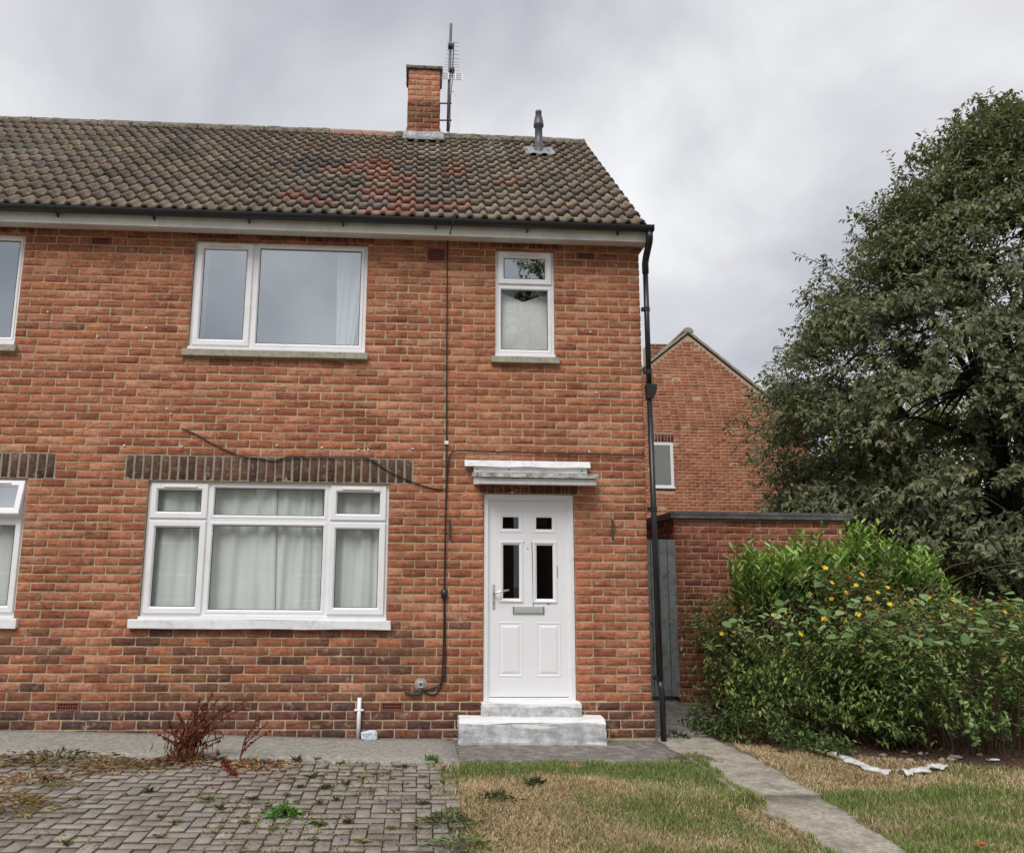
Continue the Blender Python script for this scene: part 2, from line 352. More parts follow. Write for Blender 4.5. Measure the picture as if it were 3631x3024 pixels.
PPL = [lin('#734E45'), lin('#684840'), lin('#7C5346'), lin('#885A49'), lin('#5E4843')]
def jitc(c, s=.10):
    k = math.exp(random.gauss(0, s)); return tuple(max(.004, v*k*math.exp(random.gauss(0, s*.3))) for v in c)
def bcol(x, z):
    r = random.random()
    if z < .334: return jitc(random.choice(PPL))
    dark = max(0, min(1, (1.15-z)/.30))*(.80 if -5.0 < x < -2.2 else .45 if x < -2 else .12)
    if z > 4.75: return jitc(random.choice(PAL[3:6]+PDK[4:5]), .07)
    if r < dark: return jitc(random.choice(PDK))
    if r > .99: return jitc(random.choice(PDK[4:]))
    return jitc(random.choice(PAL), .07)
def rows_segments(z0, z1, spans):
    """solid intervals of (a,b) minus openings that cover the row"""
    segs = [spans[0]]
    for (x0, x1, oz0, oz1) in spans[1]:
        if oz0-.02 < (z0+z1)/2 < oz1+.02:
            ns = []
            for a, b in segs:
                if x1 <= a or x0 >= b: ns.append((a, b)); continue
                if x0 > a: ns.append((a, x0))
                if x1 < b: ns.append((x1, b))
            segs = ns
    return [q for q in segs if q[1]-q[0] > .03]

# ------------------------------------------------------------------ ground
def grid_mesh(name, xs, ys, zoff, mat, kind='structure', zf=gz, edge=None):
    X, Y = np.meshgrid(xs, ys); Z = zf(X, Y)+zoff; V = np.stack([X, Y, Z], -1).reshape(-1, 3); nx, ny = len(xs), len(ys)
    F = [(j*nx+i, j*nx+i+1, (j+1)*nx+i+1, (j+1)*nx+i) for j in range(ny-1) for i in range(nx-1)]
    if edge:      # skirt downwards: real thickness
        V = np.concatenate([V, V-np.array([0, 0, edge])]); n = nx*ny
        b = [i for i in range(nx)]+[j*nx+nx-1 for j in range(1, ny)]+[(ny-1)*nx+i for i in range(nx-2, -1, -1)]+[j*nx for j in range(ny-2, 0, -1)]
        F += [(b[i], b[i]+n, b[(i+1) % len(b)]+n, b[(i+1) % len(b)]) for i in range(len(b))]
    return tag(obj(name, np_mesh(name, V, F, mat, smooth=not edge)), kind=kind)
gx = np.concatenate([[-400, -150, -60, -30, -16], np.arange(-12, 12.01, .25), [16, 30, 60, 150, 400]])
gy = np.concatenate([[-400, -150, -60, -30, -18], np.arange(-12, 6.01, .25), [8, 12, 20, 40, 90, 200, 500]])
grid_mesh('ground', gx, gy, -.03, M['soil'])
grid_mesh('driveway', np.arange(-7.2, -1.9, .25), np.arange(-9, -1.0, .25), -.020, M['sand'], edge=.2)
grid_mesh('wall_path', np.linspace(-9.9, -1.932, 34), np.linspace(-1.05, .06, 6), .012, M['concrete'], edge=.2)
def poly_slab(name, pts, zoff, mat, div=14, edge=.2):
    """quad slab (4 corners in order) with the ground's height"""
    p = np.array(pts, float); uu = np.linspace(0, 1, div); V = []
    for a in uu:
        for b in uu:
            q = (p[0]*(1-b)+p[1]*b)*(1-a)+(p[3]*(1-b)+p[2]*b)*a
            j = .012 if 0 < a < 1 and b in (0, 1) else 0
            q = q+np.array([random.gauss(0, j), 0]); V.append((q[0], q[1], float(gz(q[0], q[1]))+zoff))
    n = div; F = [(j*n+i, j*n+i+1, (j+1)*n+i+1, (j+1)*n+i) for j in range(n-1) for i in range(n-1)]
    V = np.array(V); V = np.concatenate([V, V-np.array([0, 0, edge])]); k = n*n
    b = list(range(n))+[j*n+n-1 for j in range(1, n)]+[(n-1)*n+i for i in range(n-2, -1, -1)]+[j*n for j in range(n-2, 0, -1)]
    F += [(b[i], b[i]+k, b[(i+1) % len(b)]+k, b[(i+1) % len(b)]) for i in range(len(b))]
    return tag(obj(name, np_mesh(name, V, F, mat)), kind='structure')
PL0, PL1, PR0, PR1 = gat(1415, 1555), gat(1690, 1749), gat(1512, 1530), gat(1868, 1749)
def ext(a, b, y): t = (y-a[1])/(b[1]-a[1]); return (a[0]+(b[0]-a[0])*t, y)
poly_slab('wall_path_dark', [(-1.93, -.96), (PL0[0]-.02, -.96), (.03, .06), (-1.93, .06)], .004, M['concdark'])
pm = at(1500, 1625)[1] if False else -1.95
poly_slab('garden_path', [ext(PL0, PL1, -1.95), ext(PR0, PR1, -1.95), (.62, .2), (.02, .2)], .006, M['pathm'], 16)
poly_slab('garden_path_front', [ext(PL0, PL1, -9), ext(PR0, PR1, -9), ext(PR0, PR1, -1.958), ext(PL0, PL1, -1.958)], .001, M['pathm'], 20)
poly_slab('side_path', [(.03, .205), (.95, .205), (.95, 4.), (.03, 4.)], .003, M['concdark'])
grid_mesh('road', np.array([-120, -40, 0, 40, 120.]), np.array([-26, -22, -17.]), .006, M['asphalt'])
def soil_patch(name, c, r, zoff, mat, n=64, rings=8):
    V = [(c[0], c[1], float(gz(*c))+zoff)]; F = []
    for k in range(1, rings+1):
        for j in range(n):
            a = 2*math.pi*j/n; q = k/rings*(1+.035*math.sin(5*a+1)+.03*math.sin(11*a)+.02*math.sin(23*a)); x, y = c[0]+r[0]*q*math.cos(a), c[1]+r[1]*q*math.sin(a); V.append((x, y, float(gz(x, y))+zoff-(.02 if k == rings else 0)))
    F = [(0, 1+j, 1+(j+1) % n, 0) for j in range(n)]; me = bpy.data.meshes.new(name)
    faces = [(0, 1+j, 1+(j+1) % n) for j in range(n)]+[(1+k*n+j, 1+(k+1)*n+j, 1+(k+1)*n+(j+1) % n, 1+k*n+(j+1) % n) for k in range(rings-1) for j in range(n)]
    me.from_pydata(V, [], faces); me.materials.append(mat); me.update(); return tag(obj(name, me), kind='structure')
soil_patch('planting_bed', (3.75, .75), (3.1, 2.3), -.020, M['litter'])

# pavers: 90 degree herringbone, 200 x 100 mm
drive = bpy.data.objects['driveway']
def paver_variant():
    hx, hy, c, r = .0988, .0488, .0030, .0012; b = [(-hx, -hy), (hx, -hy), (hx, hy), (-hx, hy)]
    b = [(x+random.gauss(0, r), y+random.gauss(0, r)) for x, y in b]
    v = [(x, y, -.05) for x, y in b]+[(x, y, -.004) for x, y in b]+[(x-math.copysign(c, x), y-math.copysign(c, y), random.gauss(0, .0006)) for x, y in b]
    f = []
    for k in (0, 4):
        for j in range(4):
            a, d = k+j, k+(j+1) % 4; f += [(a, d, d+4), (a, d+4, a+4)]
    f += [(8, 9, 10), (8, 10, 11)]; return np.array(v), np.array(f)
PV = [paver_variant() for _ in range(6)]; PVM = [np_mesh('paver', v, f, M['pav1']) for v, f in PV]
for me in PVM:          # soil-filled edges and joints
    me.materials.append(M['sand']); me.polygons.foreach_set('material_index', [1]*16+[0]*2)
items = []; ux = .1015
PC = [lin('#98918A'), lin('#918A83'), lin('#9E9790'), lin('#8A837D'), lin('#958E86')]
for r in range(-60, 0):
    for c in range(-53, 3):
        mm = (c-r) % 4; x, y = -1.98+c*ux, -1.075+r*ux
        if mm == 0: cx, cy, rot = x+ux, y+ux/2, 0
        elif mm == 3: cx, cy, rot = x+ux/2, y+ux, math.pi/2
        else: continue
        if cx > -2.0-.04*max(0, -2.6-cy) or cx < -7.1 or cy > -1.12: continue
        z = float(gz(cx, cy))+.004+random.gauss(0, .0010)+.006*math.sin(cx*2.3)*math.sin(cy*1.9)
        items.append((Matrix.Translation((cx, cy, z))@Matrix.Rotation(rot+random.gauss(0, .010), 4, 'Z')@Matrix.Rotation(random.gauss(0, .004), 4, 'X'), jitc(random.choice(PC), .06), random.randrange(6)))
def inframe(it):
    t = it[0].translation; d = np.array(t)-CAM; zc = d@AX[2]; x, y = CXP+FPX*(d@AX[0])/zc, CYP-FPX*(d@AX[1])/zc
    return camdist(it)+(0 if -60 < x < PW and 0 < y < PH+40 else 1e6)
emit_pieces('paver', items, PV, PVM, M['pavN'], drive, 300, inframe)

# ------------------------------------------------------------------ the house
house = empty('brick_house', (-5, 3, 0), label='red brick house with brown tiled roof, white door and white windows', cat='house')
XL, DEP = -10.2, 5.7                     # left end of the terrace, house depth
Z0 = 0.; ZT = 60*BH                      # 5.01 under the soffit
OPN = [(-4.671, -2.887, 3.76, 4.945), (-1.536, -.914, 3.76, 4.945), (-4.955, -2.60, 1.085, 2.42), (-1.648, -.742, .30, 2.335),
       (-8.17, -6.386, 3.76, 4.945), (-8.47, -6.112, 1.085, 2.42)]
LINT = [(-5.192, -2.366, 2.42, 2.672), (-8.71, -5.866, 2.42, 2.672)]
def grid_wall(name, xa, xb, za, zb, holes, y0, y1, mat, parent, grow=.004):
    H = [(a-grow, b+grow, c-grow, d+grow) for a, b, c, d in holes]
    xs = sorted({xa, xb, *[q for h in H for q in h[:2]]}); zs = sorted({za, zb, *[q for h in H for q in h[2:]]}); mb = MB()
    def solid(i, j):
        if not (0 <= i < len(xs)-1 and 0 <= j < len(zs)-1): return False
        x, z = (xs[i]+xs[i+1])/2, (zs[j]+zs[j+1])/2
        return not any(h[0] < x < h[1] and h[2] < z < h[3] for h in H)
    for i in range(len(xs)-1):
        for j in range(len(zs)-1):
            if not solid(i, j): continue
            a, b, c, d = xs[i], xs[i+1], zs[j], zs[j+1]
            mb.quad((a, y0, c), (b, y0, c), (b, y0, d), (a, y0, d)); mb.quad((a, y1, c), (a, y1, d), (b, y1, d), (b, y1, c))
            if not solid(i-1, j): mb.quad((a, y0, c), (a, y0, d), (a, y1, d), (a, y1, c))
            if not solid(i+1, j): mb.quad((b, y0, c), (b, y1, c), (b, y1, d), (b, y0, d))
            if not solid(i, j-1): mb.quad((a, y0, c), (a, y1, c), (b, y1, c), (b, y0, c))
            if not solid(i, j+1): mb.quad((a, y0, d), (b, y0, d), (b, y1, d), (a, y1, d))
    return mb.build(name, mat, parent)
wall = grid_wall('wall', XL, -.0065, -.3, ZT+.1, OPN, .0055, .26, M['mortar'], house)
RY0, RZ0, RY1, RZ1 = -.24, 5.15, 2.83, 7.795       # roof plane: eaves edge and ridge
SL = math.atan2(RZ1-RZ0, RY1-RY0)
mb = MB()
gab = [(.02, -.3), (DEP, -.3), (DEP, 5.10), (RY1, RZ1-.10), (.02, 5.22)]
mb.prism(gab, 'x', -.25, -.0055); mb.prism(gab, 'x', XL, XL+.24); mb.box(XL, -.0105, DEP-.25, DEP, -.3, 5.1)
mb.build('side_wall', M['mortar'], house)
mb = MB().box(XL+.25, -.26, .262, DEP-.26, -.25, .30).box(XL+.25, -.26, .262, DEP-.26, 2.55, 2.95).box(XL+.25, -.26, .262, DEP-.26, 5.0, 5.1)
for x in (-6.2, -2.3, -1.75): mb.box(x, x+.1, .262, DEP-.26, .30, 5.0)
mb.box(XL+.25, -.26, 2.4, 2.5, .3, 5.0); mb.build('interior', M['inside'], house)
# facade bricks
VENTS = [(-5.73, -5.51, 4.844, 4.928), (-2.275, -2.055, 4.76, 4.928), (-.685, -.465, 4.844, 4.928), (-5.64, -5.41, .2505, .334), (-2.635, -2.405, .2505, .334)]
items = []
for i in range(-2, 58):
    z1, z0 = (58-i)*BH, (57-i)*BH
    pl = z1 < .34; n0 = 0.0 if not pl else -.022
    for a, b in rows_segments(z0, z1, ((XL, 0. if not pl else .022), OPN+LINT+VENTS)):
        x = b; first = True
        while x-a > .02:
            L = BL/2 if (first and i % 2 == 0) else BL
            if first and abs(b) > .03 and b not in (-.914, -2.887, -4.671): L = BL*(.5 if i % 2 else 1.)
            e2 = max(a, x-L)
            if e2-a < .07: e2 = a
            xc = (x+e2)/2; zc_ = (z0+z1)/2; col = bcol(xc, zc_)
            if .34 < zc_ < 2.45 and (-1.85 < xc < -1.6 or -.74 < xc < -.53): col = jitc(lin('#B67659'), .06)
            items.append(brick_item((0, n0, 0), (1, 0, 0), (0, -1, 0), e2, x, z0, z1, col)); x = e2; first = False
# mortar backing for the projecting plinth
MB().box(XL, .0165, -.0165, .0045, -.3, .333).build('plinth_backing', M['mortar'], house)
emit_pieces('brick', items, BV, BSM, M['brickN'], house, 300, inframe)
# soldier lintels
SV = [lin('#664E43'), lin('#614C44'), lin('#6B5145'), lin('#5C4841')]
for (x0, x1, z0, z1) in LINT:
    n = round((x1-x0)/.0868); items = []
    for k in range(n):
        a = x0+(x1-x0)*k/n; b = x0+(x1-x0)*(k+1)/n
        it = brick_item((0, 0, 0), (1, 0, 0), (0, -1, 0), a, b, z0, z1, jitc(random.choice(SV), .07), .001, .017)
        if x1 < -5 and a < -7.2: continue
        items.append(it)
    lt = MB().box(x0+.002, x1-.002, .0035, .0053, z0-.0005, z1+.001).build('lintel', M['lintel_joint'], house)
    for mt, c, k in items:
        o = bpy.data.objects.new('brick', BSM[k]); o.color = (*c, 1); link(o, lt, mt)
items = []
for (x0, x1, z0, z1) in ((-1.70, -.70, 2.338, 2.505), (-4.75, -2.82, 4.948, 5.012), (-1.6, -.86, 4.948, 5.012), (-8.2, -6.3, 4.948, 5.012)):
    n = round((x1-x0)/.0868)
    for k in range(n): items.append(brick_item((0, -.002, 0), (1, 0, 0), (0, -1, 0), x0+(x1-x0)*k/n, x0+(x1-x0)*(k+1)/n, z0, z1, jitc(lin('#6E4437'), .1), .001))
emit_pieces('head_brick', items, BV, BSM, M['brickN'], house, 0, camdist)
# side gable bricks
items = []
for i in range(-2-32, 58):
    z1, z0 = (58-i)*BH, (57-i)*BH
    ya, yb = (.0, DEP) if z1 < 5.1 else (RY0+(z1-RZ0+.10)/math.tan(SL), 2*RY1-RY0-(z1-RZ0+.10)/math.tan(SL))
    if yb-ya < .15 or ya < -.01 and z1 > 5.1: ya = max(ya, 0.)
    if yb-ya < .15: continue
    yb = min(yb, DEP); y = ya+(.114 if i % 2 else 0)
    if i % 2: items.append(brick_item((0, 0, 0), (0, 1, 0), (1, 0, 0), ya, y, z0, z1, bcol(-1, z0)))
    while y < yb-.05:
        y2 = min(yb, y+BL); items.append(brick_item((0, 0, 0), (0, 1, 0), (1, 0, 0), y, y2, z0, z1, bcol(-1, z0+.4))); y = y2
emit_pieces('gable_brick', items, BV, BSM, M['brickN'], house, 0, camdist)
# air bricks
for (x0, x1, z0, z1) in VENTS:
    y = -.022 if z1 < .4 else 0.; x0 += .006; x1 -= .006; z0 += .006; z1 -= .005
    v = MB(); nx, nz = (8, 2) if z1-z0 < .1 else (7, 5); W, H_ = (x1-x0), (z1-z0); bx, bz = .022, .011 if nz == 2 else .02
    v.box(x0, x1, y+.003, y+.05, z0, z1, 1)
    xs = [x0]+[x0+bx+(W-2*bx)*k/nx for k in range(nx+1)]+[x1]
    v.box(x0, x0+bx, y-.006, y+.0029, z0, z1).box(x1-bx, x1, y-.006, y+.0029, z0, z1)
    v.box(x0+bx, x1-bx, y-.0058, y+.0029, z0, z0+bz).box(x0+bx, x1-bx, y-.0058, y+.0029, z1-bz, z1)
    for k in range(1, nx): q = x0+bx+(W-2*bx)*k/nx; v.box(q-.0032, q+.0032, y-.005, y+.0029, z0+bz, z1-bz)
    for k in range(1, nz): q = z0+bz+(H_-2*bz)*k/nz; v.box(x0+bx, x1-bx, y-.0045, y+.0029, q-.0032, q+.0032)
    v.build('air_brick', [M['vent'], M['ventdark']], house)

# ------------------------------------------------------------------ windows
def window(x0, x1, z0, z1, lights, vents, gm, y=.045, subsill=.03):
    """lights: (a,b,c,d,opening) rectangles of the frame field; returns the frame object"""
    F = MB(); zb = z0+subsill
    F.ring(x0, x1, zb, z1, [(0, y+.06), (0, y), (.030, y), (.036, y+.012), (.036, y+.06)])
    F.box(x0-.004, x1+.004, y-.045, y+.06, z0+.002, zb-.001)
    fr = F.build('window', M['upvc'], house, bevel=0)
    for (a, b, c, d, op) in lights:
        s = MB()
        if op:
            s.ring(a, b, c, d, [(0, y+.02), (0, y-.017), (.006, y-.022), (.048, y-.022), (.054, y-.017), (.066, y+.004)]); g = .064; yy = y+.006
        else:
            s.ring(a, b, c, d, [(0, y+.02), (0, y-.004), (.004, y-.006), (.022, y-.006), (.034, y+.012)]); g = .032; yy = y+.014
        s.build('sash' if op else 'bead', M['upvc'], fr)
        k = MB().ring(a+g-.004, b-g+.004, c+g-.004, d-g+.004, [(0, yy-.004), (.011, yy-.003), (.011, yy+.004)]).build('gasket', M['gasket'], fr)
        MB().quad((a+g, yy, c+g), (b-g, yy, c+g), (b-g, yy, d-g), (a+g, yy, d-g)).build('pane', gm if not isinstance(gm, list) else gm[0 if op else 1], fr)
    for (a, b, z, yo) in vents:
        MB().prism([(yo, z-.011), (yo-.026, z-.010), (yo-.026, z+.006), (yo, z+.014)], 'x', a, b).box(b-.004, b+.008, yo-.012, yo, z-.008, z+.008).build('trickle_vent', M['ventpl'], fr, bevel=.002)
    return fr
def bars(fr, vs, hs, y=.045):
    mb = MB()
    for x, a, b, wd in vs: mb.box(x-wd/2, x+wd/2, y-.001, y+.05, a, b)
    for z, a, b, wd in hs: mb.box(a, b, y-.0025, y+.05, z-wd/2, z+wd/2)
    mb.build('mullion', M['upvc'], fr, bevel=.002)
def upbig(x0):
    x1 = x0+1.784; f = window(x0, x1, 3.76, 4.945, [(x0+.028, x0+.598, 3.815, 4.918, 1), (x0+.635, x1-.032, 3.818, 4.913, 0)], [(x0+.14, x0+.46, 4.884, .023)], M['glass_up'])
    bars(f, [(x0+.616, 3.80, 4.91, .04)], []); return f
def low(x0, open_top=False):
    x1 = x0+2.355; m1, m2, t = x0+.588, x0+1.765, 2.04
    L = [(x0+.026, m1-.014, 1.14, t-.012, 1), (m1+.018, m2-.018, 1.145, t-.018, 0), (m1+.018, m2-.018, t+.018, 2.39, 0), (m2+.014, x1-.026, 1.14, t-.012, 1)]
    if not open_top: L += [(x0+.026, m1-.014, t+.012, 2.394, 1), (m2+.014, x1-.026, t+.012, 2.394, 1)]
    else: L += [(x0+.026, m1-.014, t+.012, 2.394, 1)]
    V = [(x0+.15, x0+.46, 2.362, .023)]+([] if open_top else [(m2+.13, m2+.43, 2.362, .023)])
    f = window(x0, x1, 1.085, 2.42, L, V, M['glass_lo'])
    bars(f, [(m1, 1.11, 2.39, .045), (m2, 1.11, 2.39, .045)], [(t, x0+.03, x1-.03, .045)])
    if open_top:      # top light of the neighbour hangs ajar
        a, b, c, d = m2+.014, x1-.026, t+.012, 2.394; s = MB(); h = d-c
        s.ring(0, b-a, -h, 0, [(0, .03), (0, -.02), (.006, -.025), (.048, -.025), (.054, -.02), (.066, 0), (.066, .03), (0, .03)])
        bs = Matrix.Translation((a, .04, d))@Matrix.Rotation(R_(-14), 4, 'X'); so_ = s.build('sash', M['upvc'], f, basis=bs)
        MB().quad((.06, .002, -h+.06), (b-a-.06, .002, -h+.06), (b-a-.06, .002, -.06), (.06, .002, -.06)).build('pane', M['glass_up'], f, basis=bs)
        MB().prism([(-.025, -.04), (-.043, -.036), (-.043, -.023), (-.025, -.017)], 'x', .12, .42).build('trickle_vent', M['upvc'], f, basis=bs)
    return f
upbig(-4.671); upbig(-8.17); low(-4.955); low(-8.467, True)
f = window(-1.536, -.914, 3.76, 4.945, [(-1.508, -.942, 4.562, 4.918, 1), (-1.504, -.946, 3.818, 4.535, 0)], [(-1.38, -1.07, 4.886, .023)], [M['glass_up'], M['glass_mid']]); bars(f, [], [(4.548, -1.51, -.94, .03)])
# sills
def sill(x0, x1, z0, z1, mat, j=0): MB().prism([(-.055, z0), (.10, z0), (.10, z1+.012), (-.05, z1)], 'x', x0, x1).build('window_sill', mat, house, bevel=.004, jitter=j)
sill(-4.717, -2.85, 3.682, 3.752, M['sillstone'], .0012); sill(-1.585, -.874, 3.685, 3.752, M['sillstone'], .0012); sill(-8.21, -6.34, 3.682, 3.752, M['sillstone'], .0012)
sill(-5.035, -2.55, 1.003, 1.082, M['painted'], .003); sill(-8.6, -6.06, 1.003, 1.082, M['painted'], .003)

# ------------------------------------------------------------------ curtains (behind the panes)
def curtain(name, x0, x1, z0, z1, y, amp, folds, mat, label, lean=0., group=None):
    nx, nz = 90, 14; V = []
    ph = [random.uniform(0, 6.28) for _ in range(5)]
    for j in range(nz):
        t = j/(nz-1)
        for i in range(nx):
            s = i/(nx-1); wv = math.sin(s*folds*6.28+ph[0]+.5*math.sin(s*9+ph[1]))*.6+math.sin(s*folds*13.1+ph[2]+t)*.25+math.sin(s*5+ph[3])*.5
            x = x0+(x1-x0)*s+.025*math.sin(t*2.2+s*11+ph[4])*amp/.026; x += lean*(1-t)*(s if lean < 0 else 1-s)
            V.append((x, y+amp*wv, z0+(z1-z0)*t))
    F = [(j*nx+i, j*nx+i+1, (j+1)*nx+i+1, (j+1)*nx+i) for j in range(nz-1) for i in range(nx-1)]
    V = np.array(V); n = len(V); V2 = np.concatenate([V, V+np.array([0, .003, 0])]); F2 = F+[tuple(q+n for q in f[::-1]) for f in F]
    tag(obj(name, np_mesh(name, V2, F2, mat, smooth=True)), label, 'curtain', group)
curtain('curtain', -4.945, -3.70, .95, 2.44, .150, .024, 6, M['curtain'], 'left pale curtain drawn behind the wide lower window')
curtain('curtain', -3.71, -2.61, .95, 2.44, .156, .026, 7, M['curtain'], 'right pale curtain drawn behind the wide lower window')
curtain('net_curtain', -3.20, -2.90, 3.6, 4.96, .17, .02, 3, M['curtain2'], 'white net curtain at the right side of the wide upper window', lean=-.18)
curtain('net_curtain', -4.66, -4.55, 3.6, 4.96, .17, .02, 2, M['curtain2'], 'white net curtain at the left edge of the wide upper window', lean=-.03)
curtain('curtain', -8.45, -6.125, .95, 2.44, .155, .026, 10, M['curtain'], 'pale curtain behind the neighbouring lower window at the left edge')
# sheet hung in the small window
nx, nz = 36, 30; V = []
for j in range(nz):
    for i in range(nx):
        s, t = i/(nx-1), j/(nz-1); u = abs(s-.5)*2
        V.append((-1.51+.57*s, .135+.030*math.sin(5.2*(t+.5*u*u)+.6)*(1.1-t)+.02*u, 3.74+(.66+.12*u)*t))
F = [(j*nx+i, j*nx+i+1, (j+1)*nx+i+1, (j+1)*nx+i) for j in range(nz-1) for i in range(nx-1)]
V = np.array(V); V2 = np.concatenate([V, V+np.array([0, .003, 0])]); F2 = F+[tuple(q+len(V) for q in f_[::-1]) for f_ in F]
tag(obj('hung_sheet', np_mesh('hung_sheet', V2, F2, M['sheetcloth'], smooth=True)), 'grey sheet hung sagging behind the narrow upper window', 'sheet')

# ------------------------------------------------------------------ door, steps, canopy
DY = .055
def dz(zx, zy): return at(1700+zx/3.4975, 1750+zy/3.4975, Y=DY, s=1.)
def rect(zx0, zy0, zx1, zy1):
    p = [dz(zx0, zy0), dz(zx1, zy0), dz(zx0, zy1), dz(zx1, zy1)]
    return (p[0][0]+p[2][0])/2, (p[1][0]+p[3][0])/2, (p[2][2]+p[3][2])/2, (p[0][2]+p[1][2])/2
FX0, FX1, FZ0, FZ1 = -1.646, -.744, .325, 2.333
door = MB().ring(FX0, FX1, FZ0-.05, FZ1, [(0, DY+.06), (0, DY-.03), (.040, DY-.03), (.046, DY-.022), (.046, DY-.010), (.062, DY-.008), (.062, DY+.06)]).build('door', M['upvc'], house)
LX0, LX1, LZ0, LZ1 = FX0+.062, FX1-.062, FZ0+.045, FZ1-.064
panes = [rect(285, 288, 490, 438), rect(700, 293, 903, 445), rect(290, 632, 497, 1302), rect(706, 638, 915, 1308)]
mould = [rect(240, 240, 540, 487), rect(650, 245, 950, 490), rect(243, 588, 548, 1355), rect(652, 592, 968, 1358)]
leaf = grid_wall('leaf', LX0, LX1, LZ0, LZ1, panes, DY, DY+.045, M['door'], door, 0)
for k, (pa, mo) in enumerate(zip(panes, mould)):
    a, b, c, d = mo; w_ = max(.012, min(pa[0]-a, b-pa[1], pa[2]-c, d-pa[3])-.001); h_ = .012 if k > 1 else .005
    a, b, c, d = pa[0]-w_, pa[1]+w_, pa[2]-w_, pa[3]+w_
    MB().ring(a, b, c, d, [(0, DY-.0005), (.004, DY-h_), (w_*.45, DY-h_), (w_*.8, DY-h_*.4), (w_+.003, DY+.004), (w_+.003, DY+.02)]).build('moulding', M['door'], door, basis=Matrix.Translation((0, 0, 0)))
    MB().quad((pa[0], DY+.012, pa[2]), (pa[1], DY+.012, pa[2]), (pa[1], DY+.012, pa[3]), (pa[0], DY+.012, pa[3])).build('pane', M['glass_door'], door)
mid = (LX0+LX1)/2
for (a, b) in ((mid-.315+.01, mid-.075+.01), (mid+.07, mid+.315)):
    MB().ring(a, b, .56, 1.075, [(0, DY-.0006), (.006, DY-.006), (.016, DY-.001), (.026, DY-.0005), (.05, DY-.008)]).add([(a+.05, DY-.008, .61), (b-.05, DY-.008, .61), (b-.05, DY-.008, 1.025), (a+.05, DY-.008, 1.025)], [(0, 1, 2, 3)]).build('door_panel', M['door'], door)
r = rect(425, 1400, 793, 1490)
MB().box(r[0], r[1], DY-.012, DY-.001, r[2], r[3]).box(r[0]+.012, r[1]-.012, DY-.018, DY-.0125, r[2]+.010, r[3]-.018).build('letter_box', M['silver'], door, bevel=.002)
for xx in (r[0]-.006, r[1]+.0): MB().box(xx, xx+.006, DY-.013, DY-.001, r[2]-.002, r[3]+.002).build('letter_box_end', M['black'], door)
r = rect(160, 1122, 192, 1425)
h = MB().box(r[0], r[1], DY-.012, DY-.001, r[2], r[3]).build('handle_plate', M['silver'], door, bevel=.004)
p0, p1 = dz(178, 1230), dz(362, 1193)
MB().tube([(p0[0], DY-.012, p0[2]), (p0[0], DY-.05, p0[2]), (p0[0]+.012, DY-.06, p0[2]+.002), (p1[0]-.01, DY-.06, p1[2]), (p1[0], DY-.05, p1[2])], [.010, .010, .010, .0085, .007], 10).build('handle_lever', M['steel'], door, smooth=True)
c_ = dz(178, 1355); MB().tube([(c_[0], DY-.012, c_[2]), (c_[0], DY-.018, c_[2])], .008, 10).build('lock_cylinder', M['steel'], door)
c_ = dz(600, 680); MB().tube([(c_[0], DY+.001, c_[2]), (c_[0], DY-.004, c_[2])], .006, 10).build('spy_hole', M['black'], door)
for pts in ([(648, 600), (655, 760), (660, 1000), (664, 1250), (668, 1400)], [(962, 900), (968, 980), (966, 1040)], [(540, 600), (560, 606)], [(840, 1362), (856, 1372), (876, 1362)]):
    q = [dz(*p_) for p_ in pts]; MB().tube([(a_[0], DY-.003, a_[2]) for a_ in q], .0025, 5).build('split_seam', M['gasket'], door)
MB().box(LX0-.01, LX1+.01, DY-.02, DY+.03, FZ0+.012, FZ0+.038).build('threshold_bar', M['upvc'], door, bevel=.003)
MB().box(-1.63, -.76, .34, .36, .3, 2.33).build('door_backdrop', M['darkroom'], house)
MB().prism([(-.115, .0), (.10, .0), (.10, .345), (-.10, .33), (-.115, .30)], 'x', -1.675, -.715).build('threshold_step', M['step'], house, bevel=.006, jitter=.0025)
s0, s1 = gat(941, 1527), gat(1245, 1529)
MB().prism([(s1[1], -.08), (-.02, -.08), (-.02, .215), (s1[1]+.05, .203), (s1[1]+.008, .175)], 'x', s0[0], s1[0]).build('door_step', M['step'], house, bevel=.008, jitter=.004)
# canopy over the door
def taper(xl0, xl1, xr0, xr1, y0, y1, za0, za1, zb0, zb1):
    return MB().add([(xl0, y0, za0), (xr0, y0, za0), (xr0, y0, za1), (xl0, y0, za1), (xl1, y1, zb0), (xr1, y1, zb0), (xr1, y1, zb1), (xl1, y1, zb1)], [(0, 1, 2, 3), (4, 7, 6, 5), (0, 4, 5, 1), (3, 2, 6, 7), (0, 3, 7, 4), (1, 5, 6, 2)])
can = taper(-1.672, -1.76, -.556, -.53, -.235, -.006, 2.408, 2.468, 2.425, 2.50).build('door_canopy', M['painted'], house, bevel=.003)
taper(-1.686, -1.775, -.538, -.515, -.272, -.008, 2.4685, 2.510, 2.5005, 2.545).build('canopy_top_board', M['weathered'], can, bevel=.003)
MB().box(-1.758, -.607, -.034, -.004, 2.5455, 2.604).build('canopy_batten', M['painted'], can, bevel=.002)
V = MB(); n = 12
